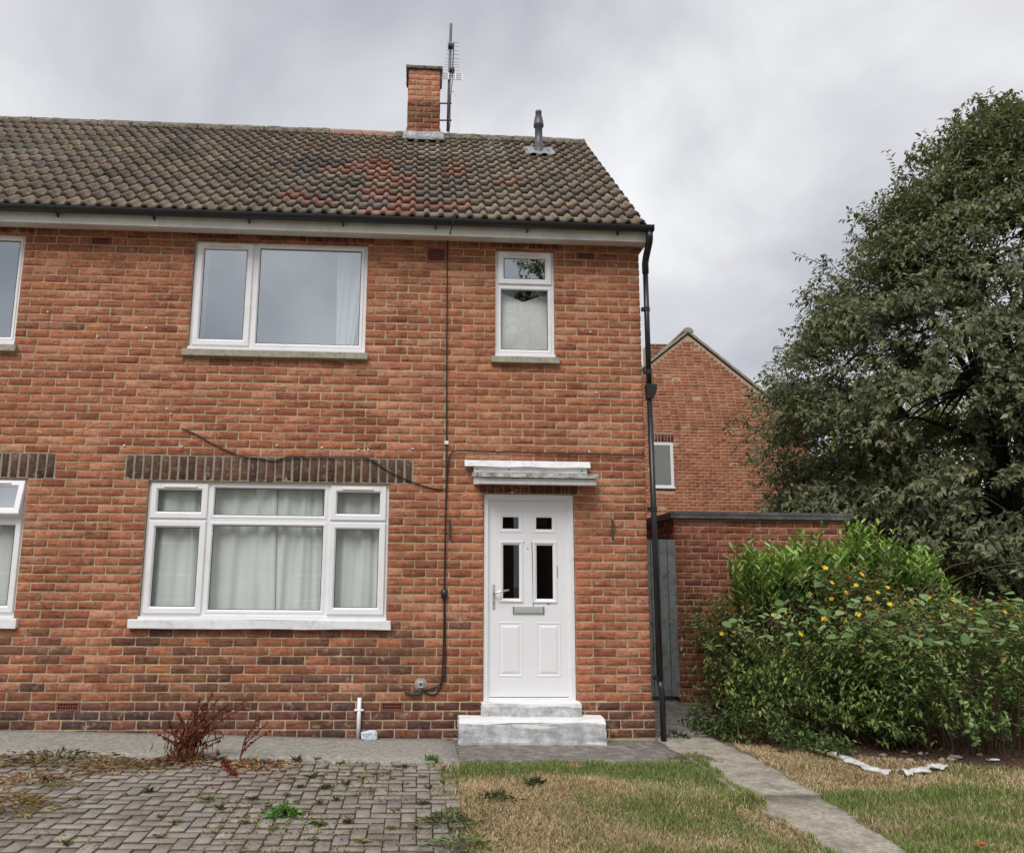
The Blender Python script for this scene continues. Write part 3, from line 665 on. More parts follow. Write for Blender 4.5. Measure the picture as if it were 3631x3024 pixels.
for k in range(n):
    a, b = -1.85+(1.272)*k/n, -1.85+1.272*(k+1)/n; w0, w1 = [.006*math.sin(2.1*q+.7*math.sin(q)) for q in (k, k+1)]; e0, e1 = [.004*math.sin(1.3*q) for q in (k, k+1)]
    V.quad((a, -.072+w0, 2.600+e0), (b, -.072+w1, 2.600+e1), (b, -.045, 2.664), (a, -.045, 2.664)); V.quad((a, -.045, 2.664), (b, -.045, 2.664), (b, -.004, 2.672), (a, -.004, 2.672))
    V.quad((a, -.072+w0, 2.600+e0), (a, -.004, 2.6045), (b, -.004, 2.6045), (b, -.072+w1, 2.600+e1))
V.build('canopy_flashing', M['painted'], can)
for x in (-1.72, -1.40, -.66): MB().tube([(x, -.034, 2.575), (x, -.039, 2.575)], .007, 8).build('screw', M['iron'], can)

# ------------------------------------------------------------------ roof
roof = MB().add([(XL, RY0+.04, RZ0-.02), (.0, RY0+.04, RZ0-.02), (.0, RY1, RZ1-.03), (XL, RY1, RZ1-.03), (XL, 2*RY1-RY0, RZ0-.02), (0, 2*RY1-RY0, RZ0-.02)], [(0, 1, 2, 3), (3, 2, 5, 4)]).build('roof', M['slatepaint'], house)
TW, ROWS = .3, 14; SLEN = math.hypot(RY1-RY0, RZ1-RZ0); G = SLEN/ROWS
def tile_variant():
    pr = []
    for k in (0, 1):
        for q, hh in ((0., .0), (.070, .0), (.081, .029), (.104, .041), (.127, .029), (.138, .0)): pr.append((k*.15+q-.15, hh))
    pr.append((.1505, 0.)); n = len(pr); Lg = G+.05; j = random.gauss(0, .0012)
    # local: x along eaves, y up the slope (0 = lower edge), z normal
    v = [(x, 0+random.gauss(0, .0015), h_+.050+j) for x, h_ in pr]+[(x, Lg, h_+.002) for x, h_ in pr]+[(x, .011, h_+.050+j-.036) for x, h_ in pr]
    f = []
    for i in range(n-1): f += [(i, i+1, n+i+1), (i, n+i+1, n+i), (2*n+i, 2*n+i+1, i+1), (2*n+i, i+1, i)]
    f += [(n-1, 2*n-1, 3*n-1), (0, 2*n, n)]
    return np.array(v), np.array(f)
TV = [tile_variant() for _ in range(6)]; TVM = [np_mesh('roof_tile', v, f_, M['tile1']) for v, f_ in TV]
TB = [lin('#8C7F73'), lin('#84776C'), lin('#918473'), lin('#7B7068'), lin('#877A6C')]
TG = [lin('#756E68'), lin('#6C655F'), lin('#7E776E')]; TO = [lin('#A27E70'), lin('#987264'), lin('#8C685B')]; TWT = [lin('#A09A8C'), lin('#948E80')]
items = []; ncol = int((0.02-XL)/TW)
cs, sn = math.cos(SL), math.sin(SL)
def tcol(px, py):
    """kinds of tiles seen in the photograph by their place on the roof (2100-wide picture coordinates)"""
    r = random.random()
    for (x0, x1, y0, y1) in ((768, 812, 322, 412), (806, 862, 366, 455), (743, 806, 424, 440), (805, 978, 416, 438), (716, 762, 336, 354), (585, 642, 394, 410), (630, 692, 412, 428), (920, 957, 340, 356), (1015, 1064, 366, 384), (655, 690, 345, 356)):
        if x0 < px < x1 and y0-2 < py < y1+2 and r < .82: return random.choice(TO)
    if 600 < px < 985 and py > 320 and r < .55: return random.choice(TG+TB[:2])
    if 850 < px < 1040 and py < 375 and r < .6: return random.choice(TWT)
    if r < .05: return random.choice(TG)
    return random.choice(TB)
def topx(p):
    d = np.array(p)-CAM; zc_ = d@AX[2]; s = 2100/PW; return (CXP+FPX*(d@AX[0])/zc_)*s, (CYP-FPX*(d@AX[1])/zc_)*s
for side in (0, 1):
    for r in range(ROWS):
        for c in range(ncol):
            x = .02-TW/2-c*TW; s_ = r*G
            y, z = RY0+cs*s_, RZ0+sn*s_
            if side == 0:
                A = Matrix(((1, 0, 0, x), (0, cs, -sn, y), (0, sn, cs, z-.03), (0, 0, 0, 1))); px, py = topx((x, y+cs*G*.5, z+sn*G*.5)); col = jitc(tcol(px, py), .06)
            else:
                A = Matrix(((-1, 0, 0, x), (0, -cs, sn, 2*RY1-y), (0, sn, cs, z-.03), (0, 0, 0, 1))); col = jitc(random.choice(TB), .07)
            A = A@Matrix.Rotation(random.gauss(0, .006), 4, 'Z')@Matrix.Rotation(random.gauss(0, .004), 4, 'Y')
            items.append((A, col, random.randrange(6)))
def tilekey(it):
    t = it[0].translation; px, py = topx(t); return camdist(it)+(0 if -10 < px < 2100 else 1e5)+(1e6 if t.y > RY1-.02 else 0)
emit_pieces('roof_tile', items, TV, TVM, M['tileN'], roof, 300, tilekey)
# ridge tiles
rl = .46; nrd = int((0.0-XL)/rl)
for k in range(nrd+1):
    x1 = .015-k*rl; x0 = max(XL, x1-rl+.012); org = -3.6 < x1 < -2.7
    rr = [(-.135, -.10), (-.125, -.045), (-.07, .012), (0, .035), (.07, .012), (.125, -.045), (.135, -.10)]
    mb = MB(); dz_ = random.gauss(0, .004)
    mb.prism([(RY1+a, RZ1+b+.012+dz_) for a, b in rr], 'x', x0, x1)
    mb.build('ridge_tile', M['ridgeorange'] if org else M['ridge'], roof, bevel=.004, jitter=.003)
# verge mortar at the right end
mb = MB(); mb.quad((.021, RY0+.01, RZ0-.055), (.021, RY1, RZ1-.055), (.021, RY1, RZ1+.01), (.021, RY0+.01, RZ0+.0)); mb.prism([(RY0+.01, RZ0-.055), (RY1, RZ1-.055), (RY1, RZ1-.008), (RY0+.01, RZ0-.008)], 'x', -.03, .018); mb.build('verge', M['ridge'], roof)
# fascia, soffit, gutter
MB().box(XL, .035, -.215, -.195, 4.975, 5.145).prism([(-.195, 4.978), (-.001, 5.006), (-.001, 5.018), (-.195, 4.99)], 'x', XL, .035).build('fascia_board', M['fascia'], house, bevel=.003)
MB().prism([(-.218, 4.972), (.24, 4.99), (.24, 5.33), (-.218, 5.12)], 'x', .0355, .047).build('fascia_end', M['fascia'], house)
MB().box(-5.02, -4.985, -.221, -.2155, 4.972, 5.14).build('fascia_joint', M['fascia'], house)
gy, gzc, gr = -.277, 5.118, .058
pr = [(gy+gr*math.cos(a), gzc+gr*math.sin(a)) for a in [math.pi+math.pi*k/10 for k in range(11)]]
pr = pr+[(y+(gy-y)*.06, z+.001) for y, z in pr[::-1]]
MB().prism(pr, 'x', XL, .075).box(.0755, .083, gy-gr-.004, gy+gr+.004, gzc-gr-.004, gzc+.004).build('gutter', M['black'], house)
for k in range(11):
    x = -.28-.95*k; mb = MB(); rr = gr+.006
    mb.prism([(gy+rr*math.cos(a), gzc+rr*math.sin(a)) for a in [math.pi+math.pi*j/8 for j in range(9)]]+[(gy+gr*math.cos(a), gzc+gr*math.sin(a)) for a in [2*math.pi-math.pi*j/8 for j in range(9)]], 'x', x-.012, x+.012)
    mb.prism([(-.2152, gzc-.085), (-.2152, gzc-.02), (gy+.01, gzc-gr+.004), (gy, gzc-gr-.004)], 'x', x-.007, x+.007); mb.build('gutter_bracket', M['black'], house)
# downpipe: swan neck, pipe, hopper, clips
dpx, dpy = .058, -.035
mb = MB(); mb.tube([(.045, gy, gzc-gr+.01), (.045, gy, gzc-gr-.06), (.048, gy+.03, gzc-gr-.10), (dpx, -.07, 4.86), (dpx, dpy, 4.81), (dpx, dpy, 4.70)], .036, 12)
mb.build('swan_neck', M['black'], house, smooth=True)
mb = MB().tube([(dpx, dpy, 4.80), (dpx, dpy, 3.47)], .028, 14).tube([(dpx, dpy, 3.32), (dpx+.008, dpy, 2.), (dpx+.01, dpy-.01, .52)], .028, 14); dp = mb.build('downpipe', M['black'], house, smooth=True)
MB().tube([(dpx+.01, dpy-.01, .53), (dpx+.018, dpy-.012, .46), (dpx+.026, dpy-.02, .40), (dpx+.026, dpy-.022, -.03)], .028, 14).build('downpipe_offset', M['black'], dp, smooth=True)
MB().prism([(dpx-.035, 3.49), (dpx+.075, 3.49), (dpx+.070, 3.42), (dpx+.03, 3.33), (dpx-.03, 3.33), (dpx-.035, 3.42)], 'y', dpy-.045, dpy+.045).build('hopper', M['black'], dp, bevel=.006)
for z in (4.30, 3.62, 2.20, .56):
    MB().tube([(dpx+(.006 if z < 3 else 0), dpy, z-.022), (dpx+(.006 if z < 3 else 0), dpy, z+.022)], .034, 14).box(dpx-.055, dpx-.03, dpy-.01, dpy+.02, z-.02, z+.02).build('pipe_clip', M['black'], dp)

# ------------------------------------------------------------------ chimney
CF = 2.62; cl, cr_ = at(837, 200, Y=CF)[0], at(902, 200, Y=CF)[0]; cw = 2*BL; cl = (cl+cr_-cw)/2; cr_ = cl+cw; cdp = 2*BL
ctop = at(870, 143, Y=CF)[2]
chim = MB().box(cl+.006, cr_-.006, CF+.0055, CF+cdp-.006, 7.3, ctop-.01).build('chimney', M['mortar'], house)
items = []; k = 0; z = ctop-BH
while z > 7.35:
    dark = 6 <= k <= 9; base = PAL if k < 6 else PDK if dark else [lin('#A0664F'), lin('#905A48')]
    w2 = 0.0 if k < 6 else .004
    for (o_, u_, n_, ln) in (((cl, CF-w2, 0), (1, 0, 0), (0, -1, 0), cw), ((cr_+w2, CF, 0), (0, 1, 0), (1, 0, 0), cdp), ((cl-w2, CF+cdp, 0), (0, -1, 0), (-1, 0, 0), cdp), ((cr_, CF+cdp, 0), (-1, 0, 0), (0, 1, 0), cw)):
        sp = [0, BL, 2*BL] if k % 2 else [0, BL/2, BL*1.5, 2*BL]
        for a, b in zip(sp[:-1], sp[1:]):
            c = random.choice(base); c = jitc(tuple(v*(.8 if dark else 1.) for v in c) if k >= 6 else lin('#C4866A'), .06)
            items.append(brick_item(o_, u_, n_, a, b, z, z+BH, c, .001))
    z -= BH; k += 1
emit_pieces('brick', items, BV, BSM, M['brickN'], chim, 90, camdist)
MB().box(cl-.035, cr_+.035, CF-.035, CF+cdp+.035, ctop, ctop+.045).build('chimney_cap', M['ridge'], chim, bevel=.008, jitter=.003)
MB().lathe((cl+cr_)/2-.01, CF+cdp/2, [(.075, ctop+.04), (.078, ctop+.10), (.06, ctop+.12), (.062, ctop+.135), (.075, ctop+.15), (.06, ctop+.18), (.02, ctop+.19)], 18).build('chimney_pot', M['ridge'], chim)
for s_ in (cl-.006, cr_+.002): MB().box(s_, s_+.004, CF-.01, CF+cdp, ctop-3*BH, ctop+.0).build('slate_side', M['feltcap'], chim)
za = RZ0+(CF-RY0)*math.tan(SL)
MB().prism([(CF-.008, za-.05), (CF-.004, za+.13), (CF-.010, za+.13), (CF-.03, za+.045), (CF-.20, za-.072), (CF-.20, za-.09)], 'x', cl-.06, cr_+.06).build('flashing', M['lead'], chim, jitter=.003)
for s_ in (cl-.02, cr_+.006): MB().prism([(CF-.06, za-.04), (CF+.02, za+.20), (CF+.25, za+.30), (CF+.25, za)], 'x', s_, s_+.012).build('flashing_side', M['lead'], chim)
# flue terminal
FY = RY0+.78*(RY1-RY0); fb = at(1105, 318, Y=FY); fx, fz = fb[0], fb[2]
k_ = (at(1105, 228, Y=FY)[2]-fz)
flue = MB().lathe(fx, FY, [(.062, fz-.12), (.062, fz+.18*k_), (.055, fz+.185*k_), (.050, fz+.62*k_), (.07, fz+.64*k_), (.07, fz+.70*k_), (.066, fz+.71*k_), (.064, fz+.76*k_), (.038, fz+.93*k_), (.044, fz+.94*k_), (.044, fz+.99*k_), (.03, fz+1.0*k_)], 20).build('flue', M['greyflue'], house, smooth=True)
mb = MB(); zz = lambda y: RZ0+(y-RY0)*math.tan(SL)+.052
for i in range(8):
    a, b = fx-.2+.05*i, fx-.2+.05*(i+1); o1, o2 = [.02*math.sin(q*2.1) for q in (i, i+1)]
    mb.quad((a, FY-.17+o1, zz(FY-.17)+.015), (b, FY-.17+o2, zz(FY-.17)+.015), (b, FY+.12, zz(FY+.12)+.02), (a, FY+.12, zz(FY+.12)+.02))
mb.build('flue_flashing', M['lead'], flue)

# ------------------------------------------------------------------ aerial on the chimney
AY = CF+.12
def ap(zx, zy, Y=AY): return tuple(at(1350+zx/3.498, 60+zy/3.498, Y=Y, s=1.))
aer = empty('television_aerial', ap(835, 1420), label='television aerial on a grey mast beside the chimney', cat='aerial')
MB().tube([ap(832, 1420), ap(850, 800), ap(872, 90)], .021, 10).build('mast', M['galv'], aer, smooth=True)
b0, b1 = Vector(ap(905, 355)), Vector(ap(884, 780)); b0.y -= .05; b1.y -= .06
MB().tube([b0, b1], .009, 8).build('boom', M['black'], aer)
for k in range(9):
    zy = 350+[0, 48, 100, 148, 200, 243, 275, 306, 345][k]; q = Vector(ap(898-.06*(zy-350), zy)); q.y -= .055; hw = .090+.004*k
    MB().tube([q-Vector((hw, 0, -.004)), q+Vector((hw*.95, 0, .004))], .0045, 6).build('element', M['alu'], aer)
q = Vector(ap(882, 760)); q.y -= .04
rf = MB()
for k in range(4): rf.tube([q+Vector((-.145, .0, .045-.03*k)), q+Vector((.145, .0, .045-.03*k))], .006, 6)
for s_ in (-.145, -.05, .05, .145): rf.box(q.x+s_-.006, q.x+s_+.006, q.y-.006, q.y+.006, q.z-.055, q.z+.055)
rf.build('reflector', M['alu'], aer)
for zy in (380, 680): q = Vector(ap(868 if zy < 500 else 884, zy)); MB().box(q.x-.04, q.x+.035, q.y-.07, q.y+.03, q.z-.02, q.z+.02).build('clamp', M['black'], aer, bevel=.005)
for zy in (1075, 1285):
    a = Vector(ap(700, zy)); b = Vector(ap(880, zy)); MB().tube([a, b], .011, 8).build('arm', M['black'], aer)
a, b = Vector(ap(708, 1060)), Vector(ap(708, 1300)); MB().box(a.x-.022, a.x+.022, AY-.03, AY+.03, b.z, a.z).build('wall_bracket', M['iron'], aer, bevel=.005)
MB().tube([ap(890, 780), ap(875, 900), ap(862, 1100), ap(862, 1300), ap(848, 1440)], .006, 6).build('lead_wire', M['cable'], aer)
MB().tube([ap(872, 925), ap(905, 930), ap(935, 980), ap(955, 1080), ap(962, 1250), ap(966, 1452)], .006, 6).build('lead_wire', M['alu'], aer)

# ------------------------------------------------------------------ cables, clips, wall fittings
def wpts(L, Y=-.012): return [tuple(at(x, y, Y=Y)) for x, y in L]
def smooth_pts(P, n=6):
    P = [np.array(p) for p in P]; out = []
    for i in range(len(P)-1):
        p0, p1, p2, p3 = P[max(i-1, 0)], P[i], P[i+1], P[min(i+2, len(P)-1)]
        for k in range(n):
            t = k/n; out.append(tuple(.5*((2*p1)+(-p0+p2)*t+(2*p0-5*p1+4*p2-p3)*t*t+(-p0+3*p1-3*p2+p3)*t**3)))
    return out+[tuple(P[-1])]
def cable(P, label, r=.007): tag(MB().tube(smooth_pts(P), r, 6).build('cable', M['cable'], smooth=True), label, 'cable')
rp_ = []
for x, y in ((905, 292), (908, 320), (912, 350), (925, 395), (930, 430), (934, 447)):
    s_ = at(x, y, Y=0.); d = s_-CAM; t = ((RZ0+.045)-CAM[2]-(RY0-CAM[1])*math.tan(SL))/(d[2]-d[1]*math.tan(SL)); rp_.append(tuple(CAM+t*d))
cable(rp_, 'thin pale aerial cable lying down the roof tiles', .005)
cable([(rp_[-1][0], -.36, 5.16)]+[tuple(at(928, 462, Y=-.34)), tuple(at(922, 482, Y=-.20))]+wpts([(918, 500), (917, 600), (916, 750), (916, 905), (915, 1000), (913, 1100), (911, 1215), (910, 1300), (907, 1380), (903, 1408), (890, 1424), (870, 1419)]), 'black cable dropping from the eaves down past the wide lower window')
cable(wpts([(1322, 934), (1240, 932), (1100, 929), (1000, 926), (945, 924), (925, 930), (919, 955), (914, 1050), (913, 1150), (912, 1215), (913, 1300), (912, 1380), (905, 1400), (885, 1412), (850, 1418)], -.018), 'black cable running from the downpipe above the door canopy')
cable(wpts([(373, 879), (400, 890), (440, 912), (490, 934), (530, 940), (562, 945), (590, 938), (660, 938), (732, 938), (760, 943), (800, 968), (850, 990), (890, 1002), (912, 1003)]), 'thin black cable sagging over the dark brick lintel', .0062)
p = at(911, 1218, Y=-.03); tag(MB().lathe(0, 0, [(.012, -.05), (.030, -.04), (.036, 0), (.030, .04), (.012, .05)], 12).build('cable_box', M['black'], basis=Matrix.Translation(p), smooth=True), 'black oval cable box on the wall left of the door', 'cable box')
p = at(916, 908, Y=-.012); tag(MB().box(-.02, .02, -.015, .010, -.018, .018).build('junction_box', M['upvc'], basis=Matrix.Translation(p), bevel=.004), 'small white junction box on the vertical cable', 'junction box')
for k, (x, y) in enumerate([(255, 913), (373, 915), (568, 913), (660, 918), (735, 922), (755, 922), (846, 920), (1020, 926), (1208, 926), (1223, 805), (1211, 681), (98, 640), (200, 690), (300, 672), (342, 838), (530, 840), (434, 1095), (350, 848), (1050, 1010), (600, 1460)]):
    p = at(x, y, Y=-.006); tag(MB().box(-.009, .009, -.008, .006, -.007, .007).build('cable_clip', M['upvc'], basis=Matrix.Translation(p)@Matrix.Rotation(random.uniform(-.6, .6), 4, 'Y'), bevel=.002), 'small white cable clip nailed to the brick wall', 'clip', 'white cable clips on the brick wall')
for x, lb in ((922, 'rusty basket bracket on the wall left of the door'), (1256, 'rusty basket bracket on the wall right of the door')):
    p = at(x, 1085, Y=0.); t = empty('wall_bracket', tuple(p), label=lb, cat='bracket')
    MB().box(p[0]-.009, p[0]+.009, -.014, -.002, p[2]-.10, p[2]+.10).build('plate', M['iron'], t)
    MB().tube([(p[0], -.014, p[2]+.06), (p[0]+.01, -.05, p[2]+.05), (p[0]+.02, -.06, p[2]), (p[0]+.005, -.03, p[2]-.05)], .004, 6).build('hook', M['iron'], t)
p = at(863, 1403, Y=0.); t = empty('outside_pipe_stub', tuple(p), label='round pipe stub in a mortar patch low on the wall', cat='pipe')
MB().lathe(0, 0, [(.062, 0), (.055, .006), (.03, .012), (.0, .014)], 16).build('mortar_patch', M['concrete'], t, basis=Matrix.Translation((p[0], .0, p[2]))@Matrix.Rotation(R_(90), 4, 'X'))
MB().ring(-.026, .026, -.03, .03, [(0, 0), (0, -.03), (.008, -.034), (.014, -.03), (.014, 0)]).build('pipe_end', M['silver'], t, basis=Matrix.Translation((p[0], -.005, p[2])), bevel=.003)
MB().tube([(p[0]-.15, -.03, p[2]-.06), (p[0]-.09, -.03, p[2]-.085), (p[0]-.01, -.03, p[2]-.085), (p[0]+.0, -.03, p[2]-.05), (p[0], -.02, p[2]-.02)], .016, 8).build('elbow', M['iron'], t, smooth=True)
pt, pb = at(737, 1430, Y=-.05), at(737, 1509, Y=-.05)
t = empty('waste_pipe', (pt[0], -.05, 0), label='short white plastic pipe standing against the wall on the paving', cat='pipe')
MB().tube([(pt[0]+.002, -.055, pt[2]), (pt[0], -.055, float(gz(pt[0], 0))+.01)], .0195, 12).build('pipe', M['upvc'], t, smooth=True)
MB().box(pt[0]-.045, pt[0]+.045, -.075, -.022, .255, .272).build('clip', M['upvc'], t, bevel=.006)
p = gat(760, 1514); p[1] = min(p[1], -.11)
mb = MB(); mb.prism([(-.07, -.03), (.055, -.035), (.075, -.01), (.06, .035), (.0, .05), (-.06, .03), (-.085, 0)], 'z', 0, .075)
tag(mb.build('crumpled_packet', M['blueprint'], basis=Matrix.Translation((p[0], -.10, float(gz(p[0], -.1))+.012))@Matrix.Rotation(.2, 4, 'Z'), bevel=.012, jitter=.005), 'crumpled pale blue packet lying against the wall', 'packet')

# ------------------------------------------------------------------ outbuilding and gate beside the house
OY = 2.3; c0 = at(1380, 1050, Y=OY); OX0, OX1, OZ = c0[0], at(1732, 1056, Y=OY)[0], c0[2]
out = empty('brick_outbuilding', (OX0, OY, .1), label='low red brick outbuilding with flat roof behind the flowering shrub', cat='outbuilding')
MB().box(OX0+.006, OX1-.006, OY+.0055, OY+3.4, -.1, OZ-.09).build('wall', M['mortar_far'], out)
PO = [lin('#935A46'), lin('#8A5240'), lin('#9B614B'), lin('#824D3E'), lin('#A36A54')]
items = []
for k in range(29):
    z1 = OZ-.10-k*BH; z0 = z1-BH
    for (o_, u_, n_, ln) in (((OX0, OY, 0), (1, 0, 0), (0, -1, 0), OX1-OX0), ((OX0, OY+3.4, 0), (0, -1, 0), (-1, 0, 0), 3.4)):
        x = 0.; L = BL/2 if k % 2 else BL
        while x < ln-.03:
            e2 = min(ln, x+L)
            if ln-e2 < .05: e2 = ln
            items.append(brick_item(o_, u_, n_, x, e2, z0, z1, jitc(random.choice(PO), .08), .001, .009)); x = e2; L = BL
emit_pieces('brick', items, BV, BSM, M['brickN'], out, 300, lambda it: camdist(it)+(0 if it[0].translation.z > .3 else 50))
MB().box(OX0-.05, OX1+.05, OY-.06, OY+3.5, OZ-.085, OZ).build('flat_roof', M['feltcap'], out, bevel=.006)
MB().box(OX0-.056, OX1+.056, OY-.066, OY-.0605, OZ-.03, OZ+.008).build('roof_edge', M['feltcap'], out)
GY = OY-.10
gt, gb = at(1373, 1107, Y=GY), at(1373, 1428, Y=GY)
gate = empty('plank_gate', (.5, GY, .05), label='grey painted plank gate between the house and the outbuilding', cat='gate')
npl = 8; gx0, gx1 = .10, at(1384, 1107, Y=GY)[0]
for k in range(npl):
    a, b = gx0+(gx1-gx0)*k/npl, gx0+(gx1-gx0)*(k+1)/npl
    MB().box(a+.003, b-.003, GY-.012+random.uniform(-.002, .002), GY+.008, gb[2]+random.uniform(-.01, .01), gt[2]+random.uniform(-.006, .006)).build('plank', M['gate'], gate, bevel=.003)
for z in (.4, 1.1, 1.75): MB().box(gx0, gx1, GY+.009, GY+.04, z, z+.09).build('rail', M['gate'], gate)

# ------------------------------------------------------------------ detached house behind
HY = 13.; ra = at(1410, 682, Y=HY); RX, RZ = ra[0], ra[2]; HB = .15; HW = 3.15; EZ = RZ-HW*math.tan(R_(39.5))
far = empty('gable_house', (RX, HY, HB), label='red brick gable end of a house behind the outbuilding and tree', cat='house')
poly = [(RX-HW, -.2), (RX+HW, -.2), (RX+HW, EZ), (RX, RZ-.06), (RX-HW, EZ)]
fw0 = at(1336, 907, Y=HY); fw1 = at(1383, 1001, Y=HY); WX0, WX1, WZ0, WZ1 = fw1[0]-.62, fw1[0], fw1[2], fw0[2]
mb = MB().prism(poly, 'y', HY+.0045, HY+9); mb.build('wall', M['mortar_far'], far)
items = []; FB = [lin('#B5785A'), lin('#AD7054'), lin('#BA7E60'), lin('#A66B50'), lin('#B4785A')]
z = 0.6; k = 0
while z < RZ-.2:
    hw = HW if z+BH < EZ else HW*(RZ-.10-z-BH)/(RZ-EZ)
    if hw < .1: break
    ho = [(WX0, WX1, WZ0-.09, WZ1+.24)]
    for a, b in rows_segments(z, z+BH, ((RX-hw, RX+hw), ho)):
        x = a; L = BL/2 if k % 2 else BL
        while x < b-.03:
            e2 = min(b, x+L)
            if b-e2 < .05: e2 = b
            items.append(brick_item((0, HY, 0), (1, 0, 0), (0, -1, 0), x, e2, z, z+BH, jitc(random.choice(FB), .07), .002, .009)); x = e2; L = BL
    z += BH; k += 1
emit_pieces('brick', items, BV, BSM, M['brickN'], far, 300, lambda it: (it[0].translation.x-RX+.8)**2+(it[0].translation.z-5.)**2)
items = []
for (zz0, zz1) in ((WZ1+.01, WZ1+.235), (WZ0-.085, WZ0-.01)):
    n = 8
    for k in range(n): items.append(brick_item((0, HY, 0), (1, 0, 0), (0, -1, 0), WX0-.03+(WX1-WX0+.06)*k/n, WX0-.03+(WX1-WX0+.06)*(k+1)/n, zz0, zz1, jitc(lin('#6E3F38'), .1), .001))
emit_pieces('head_brick', items, BV, BSM, M['brickN'], far, 16, camdist)
mb = MB().ring(WX0, WX1, WZ0, WZ1, [(0, HY+.0045), (0, HY-.006), (.06, HY-.006), (.075, HY-.002)]); wf = mb.build('window', M['upvc'], far)
MB().quad((WX0+.07, HY-.001, WZ0+.07), (WX1-.07, HY-.001, WZ0+.07), (WX1-.07, HY-.001, WZ1-.07), (WX0+.07, HY-.001, WZ1-.07)).build('pane', M['glass_lo'], wf)
MB().quad((WX0+.06, HY+.0025, WZ0+.06), (WX1-.06, HY+.0025, WZ0+.06), (WX1-.06, HY+.0025, WZ1-.06), (WX0+.06, HY+.0025, WZ1-.06)).build('blind', M['inside'], wf)
MB().box(WX0-.02, WX1+.03, HY-.03, HY+.01, WZ0-.012, WZ0+.022).build('sill', M['upvc'], wf)
rf = MB().prism([(RX-HW-.2, EZ-.16), (RX-HW-.2, EZ-.08), (RX, RZ+.05), (RX+HW+.2, EZ-.08), (RX+HW+.2, EZ-.16), (RX, RZ-.03)], 'y', HY-.03, HY+9.1).build('roof', M['slatepaint'], far)
for s_ in (-1, 1):
    n = 12
    for k in range(n):
        x0 = RX+s_*(HW+.2)*k/n; x1 = RX+s_*(HW+.2)*(k+1)/n; z0 = RZ+.055-(RZ-EZ+.13)*k/n; z1 = RZ+.055-(RZ-EZ+.13)*(k+1)/n
        MB().prism([(x0, z0-.065), (x0, z0+.008), (x1, z1+.02), (x1, z1-.055)], 'y', HY-.045, HY+.3).build('verge_tile', M['sillstone'], rf)
MB().prism([(RX+.15*math.cos(a), RZ+.0+.13*math.sin(a)) for a in [math.pi*k/8 for k in range(9)]], 'y', HY-.06, HY+9).build('ridge_tile', M['sillstone'], rf)
cc0, cc1 = at(1343, 730, Y=HY+3.), at(1378, 706, Y=HY+3.)
fch = MB().box(cc0[0]-.2, cc1[0], HY+3, HY+3.6, cc0[2]-1.2, cc1[2]).build('chimney', M['mortar_far'], far)
items = []; z = cc1[2]-BH; k = 0
while z > cc0[2]-1.:
    x = cc0[0]-.2; L = BL/2 if k % 2 else BL
    while x < cc1[0]-.03:
        e2 = min(cc1[0], x+L); items.append(brick_item((0, HY+2.99, 0), (1, 0, 0), (0, -1, 0), x, e2, z, z+BH, jitc(random.choice(PDK), .1), .001)); x = e2; L = BL
    z -= BH; k += 1
emit_pieces('brick', items, BV, BSM, M['brickN'], fch, 20, camdist)

# ------------------------------------------------------------------ vegetation
def norm(a): return a/np.maximum(np.linalg.norm(a, axis=-1, keepdims=True), 1e-9)
def leaf_arrays(P, D, Nn, L, W, C, fold=.25, droop=.15, six=False):
    """P base points, D directions, Nn approx normals, lengths, widths, colours per leaf"""
    D = norm(D); S = norm(np.cross(D, Nn)); U = norm(np.cross(S, D)); L = L[:, None]; W = W[:, None]; n = len(P)
    tip = P+D*L-U*L*droop
    if six:
        a, b = P+D*L*.33, P+D*L*.70-U*L*droop*.4
        V = np.stack([P, a+S*W*.45+U*W*fold, b+S*W*.42+U*W*fold, tip, b-S*W*.42+U*W*fold, a-S*W*.45+U*W*fold], 1).reshape(-1, 3)
        i = np.arange(n)[:, None]*6; F = np.concatenate([i+np.array([[0, 2, 1]]), i+np.array([[0, 3, 2]]), i+np.array([[0, 4, 3]]), i+np.array([[0, 5, 4]])]); Cc = np.tile(C, (4, 1))
    else:
        a = P+D*L*.45
        V = np.stack([P, a+S*W*.5+U*W*fold, tip, a-S*W*.5+U*W*fold], 1).reshape(-1, 3)
        i = np.arange(n)[:, None]*4; F = np.concatenate([i+np.array([[0, 2, 1]]), i+np.array([[0, 3, 2]])]); Cc = np.tile(C, (2, 1))
    return V, F, Cc
def merge(parts):
    V, F, C, b = [], [], [], 0
    for v, f_, c in parts: V.append(v); F.append(f_+b); C.append(c); b += len(v)
    return np.concatenate(V), np.concatenate(F), np.concatenate(C)
def pick(cols, n, s=.12):
    c = np.array(cols)[rng.integers(0, len(cols), n)]; return c*np.exp(rng.normal(0, s, (n, 1)))*np.exp(rng.normal(0, s*.25, (n, 3)))
def rnd_dir(n): return norm(rng.normal(size=(n, 3)))

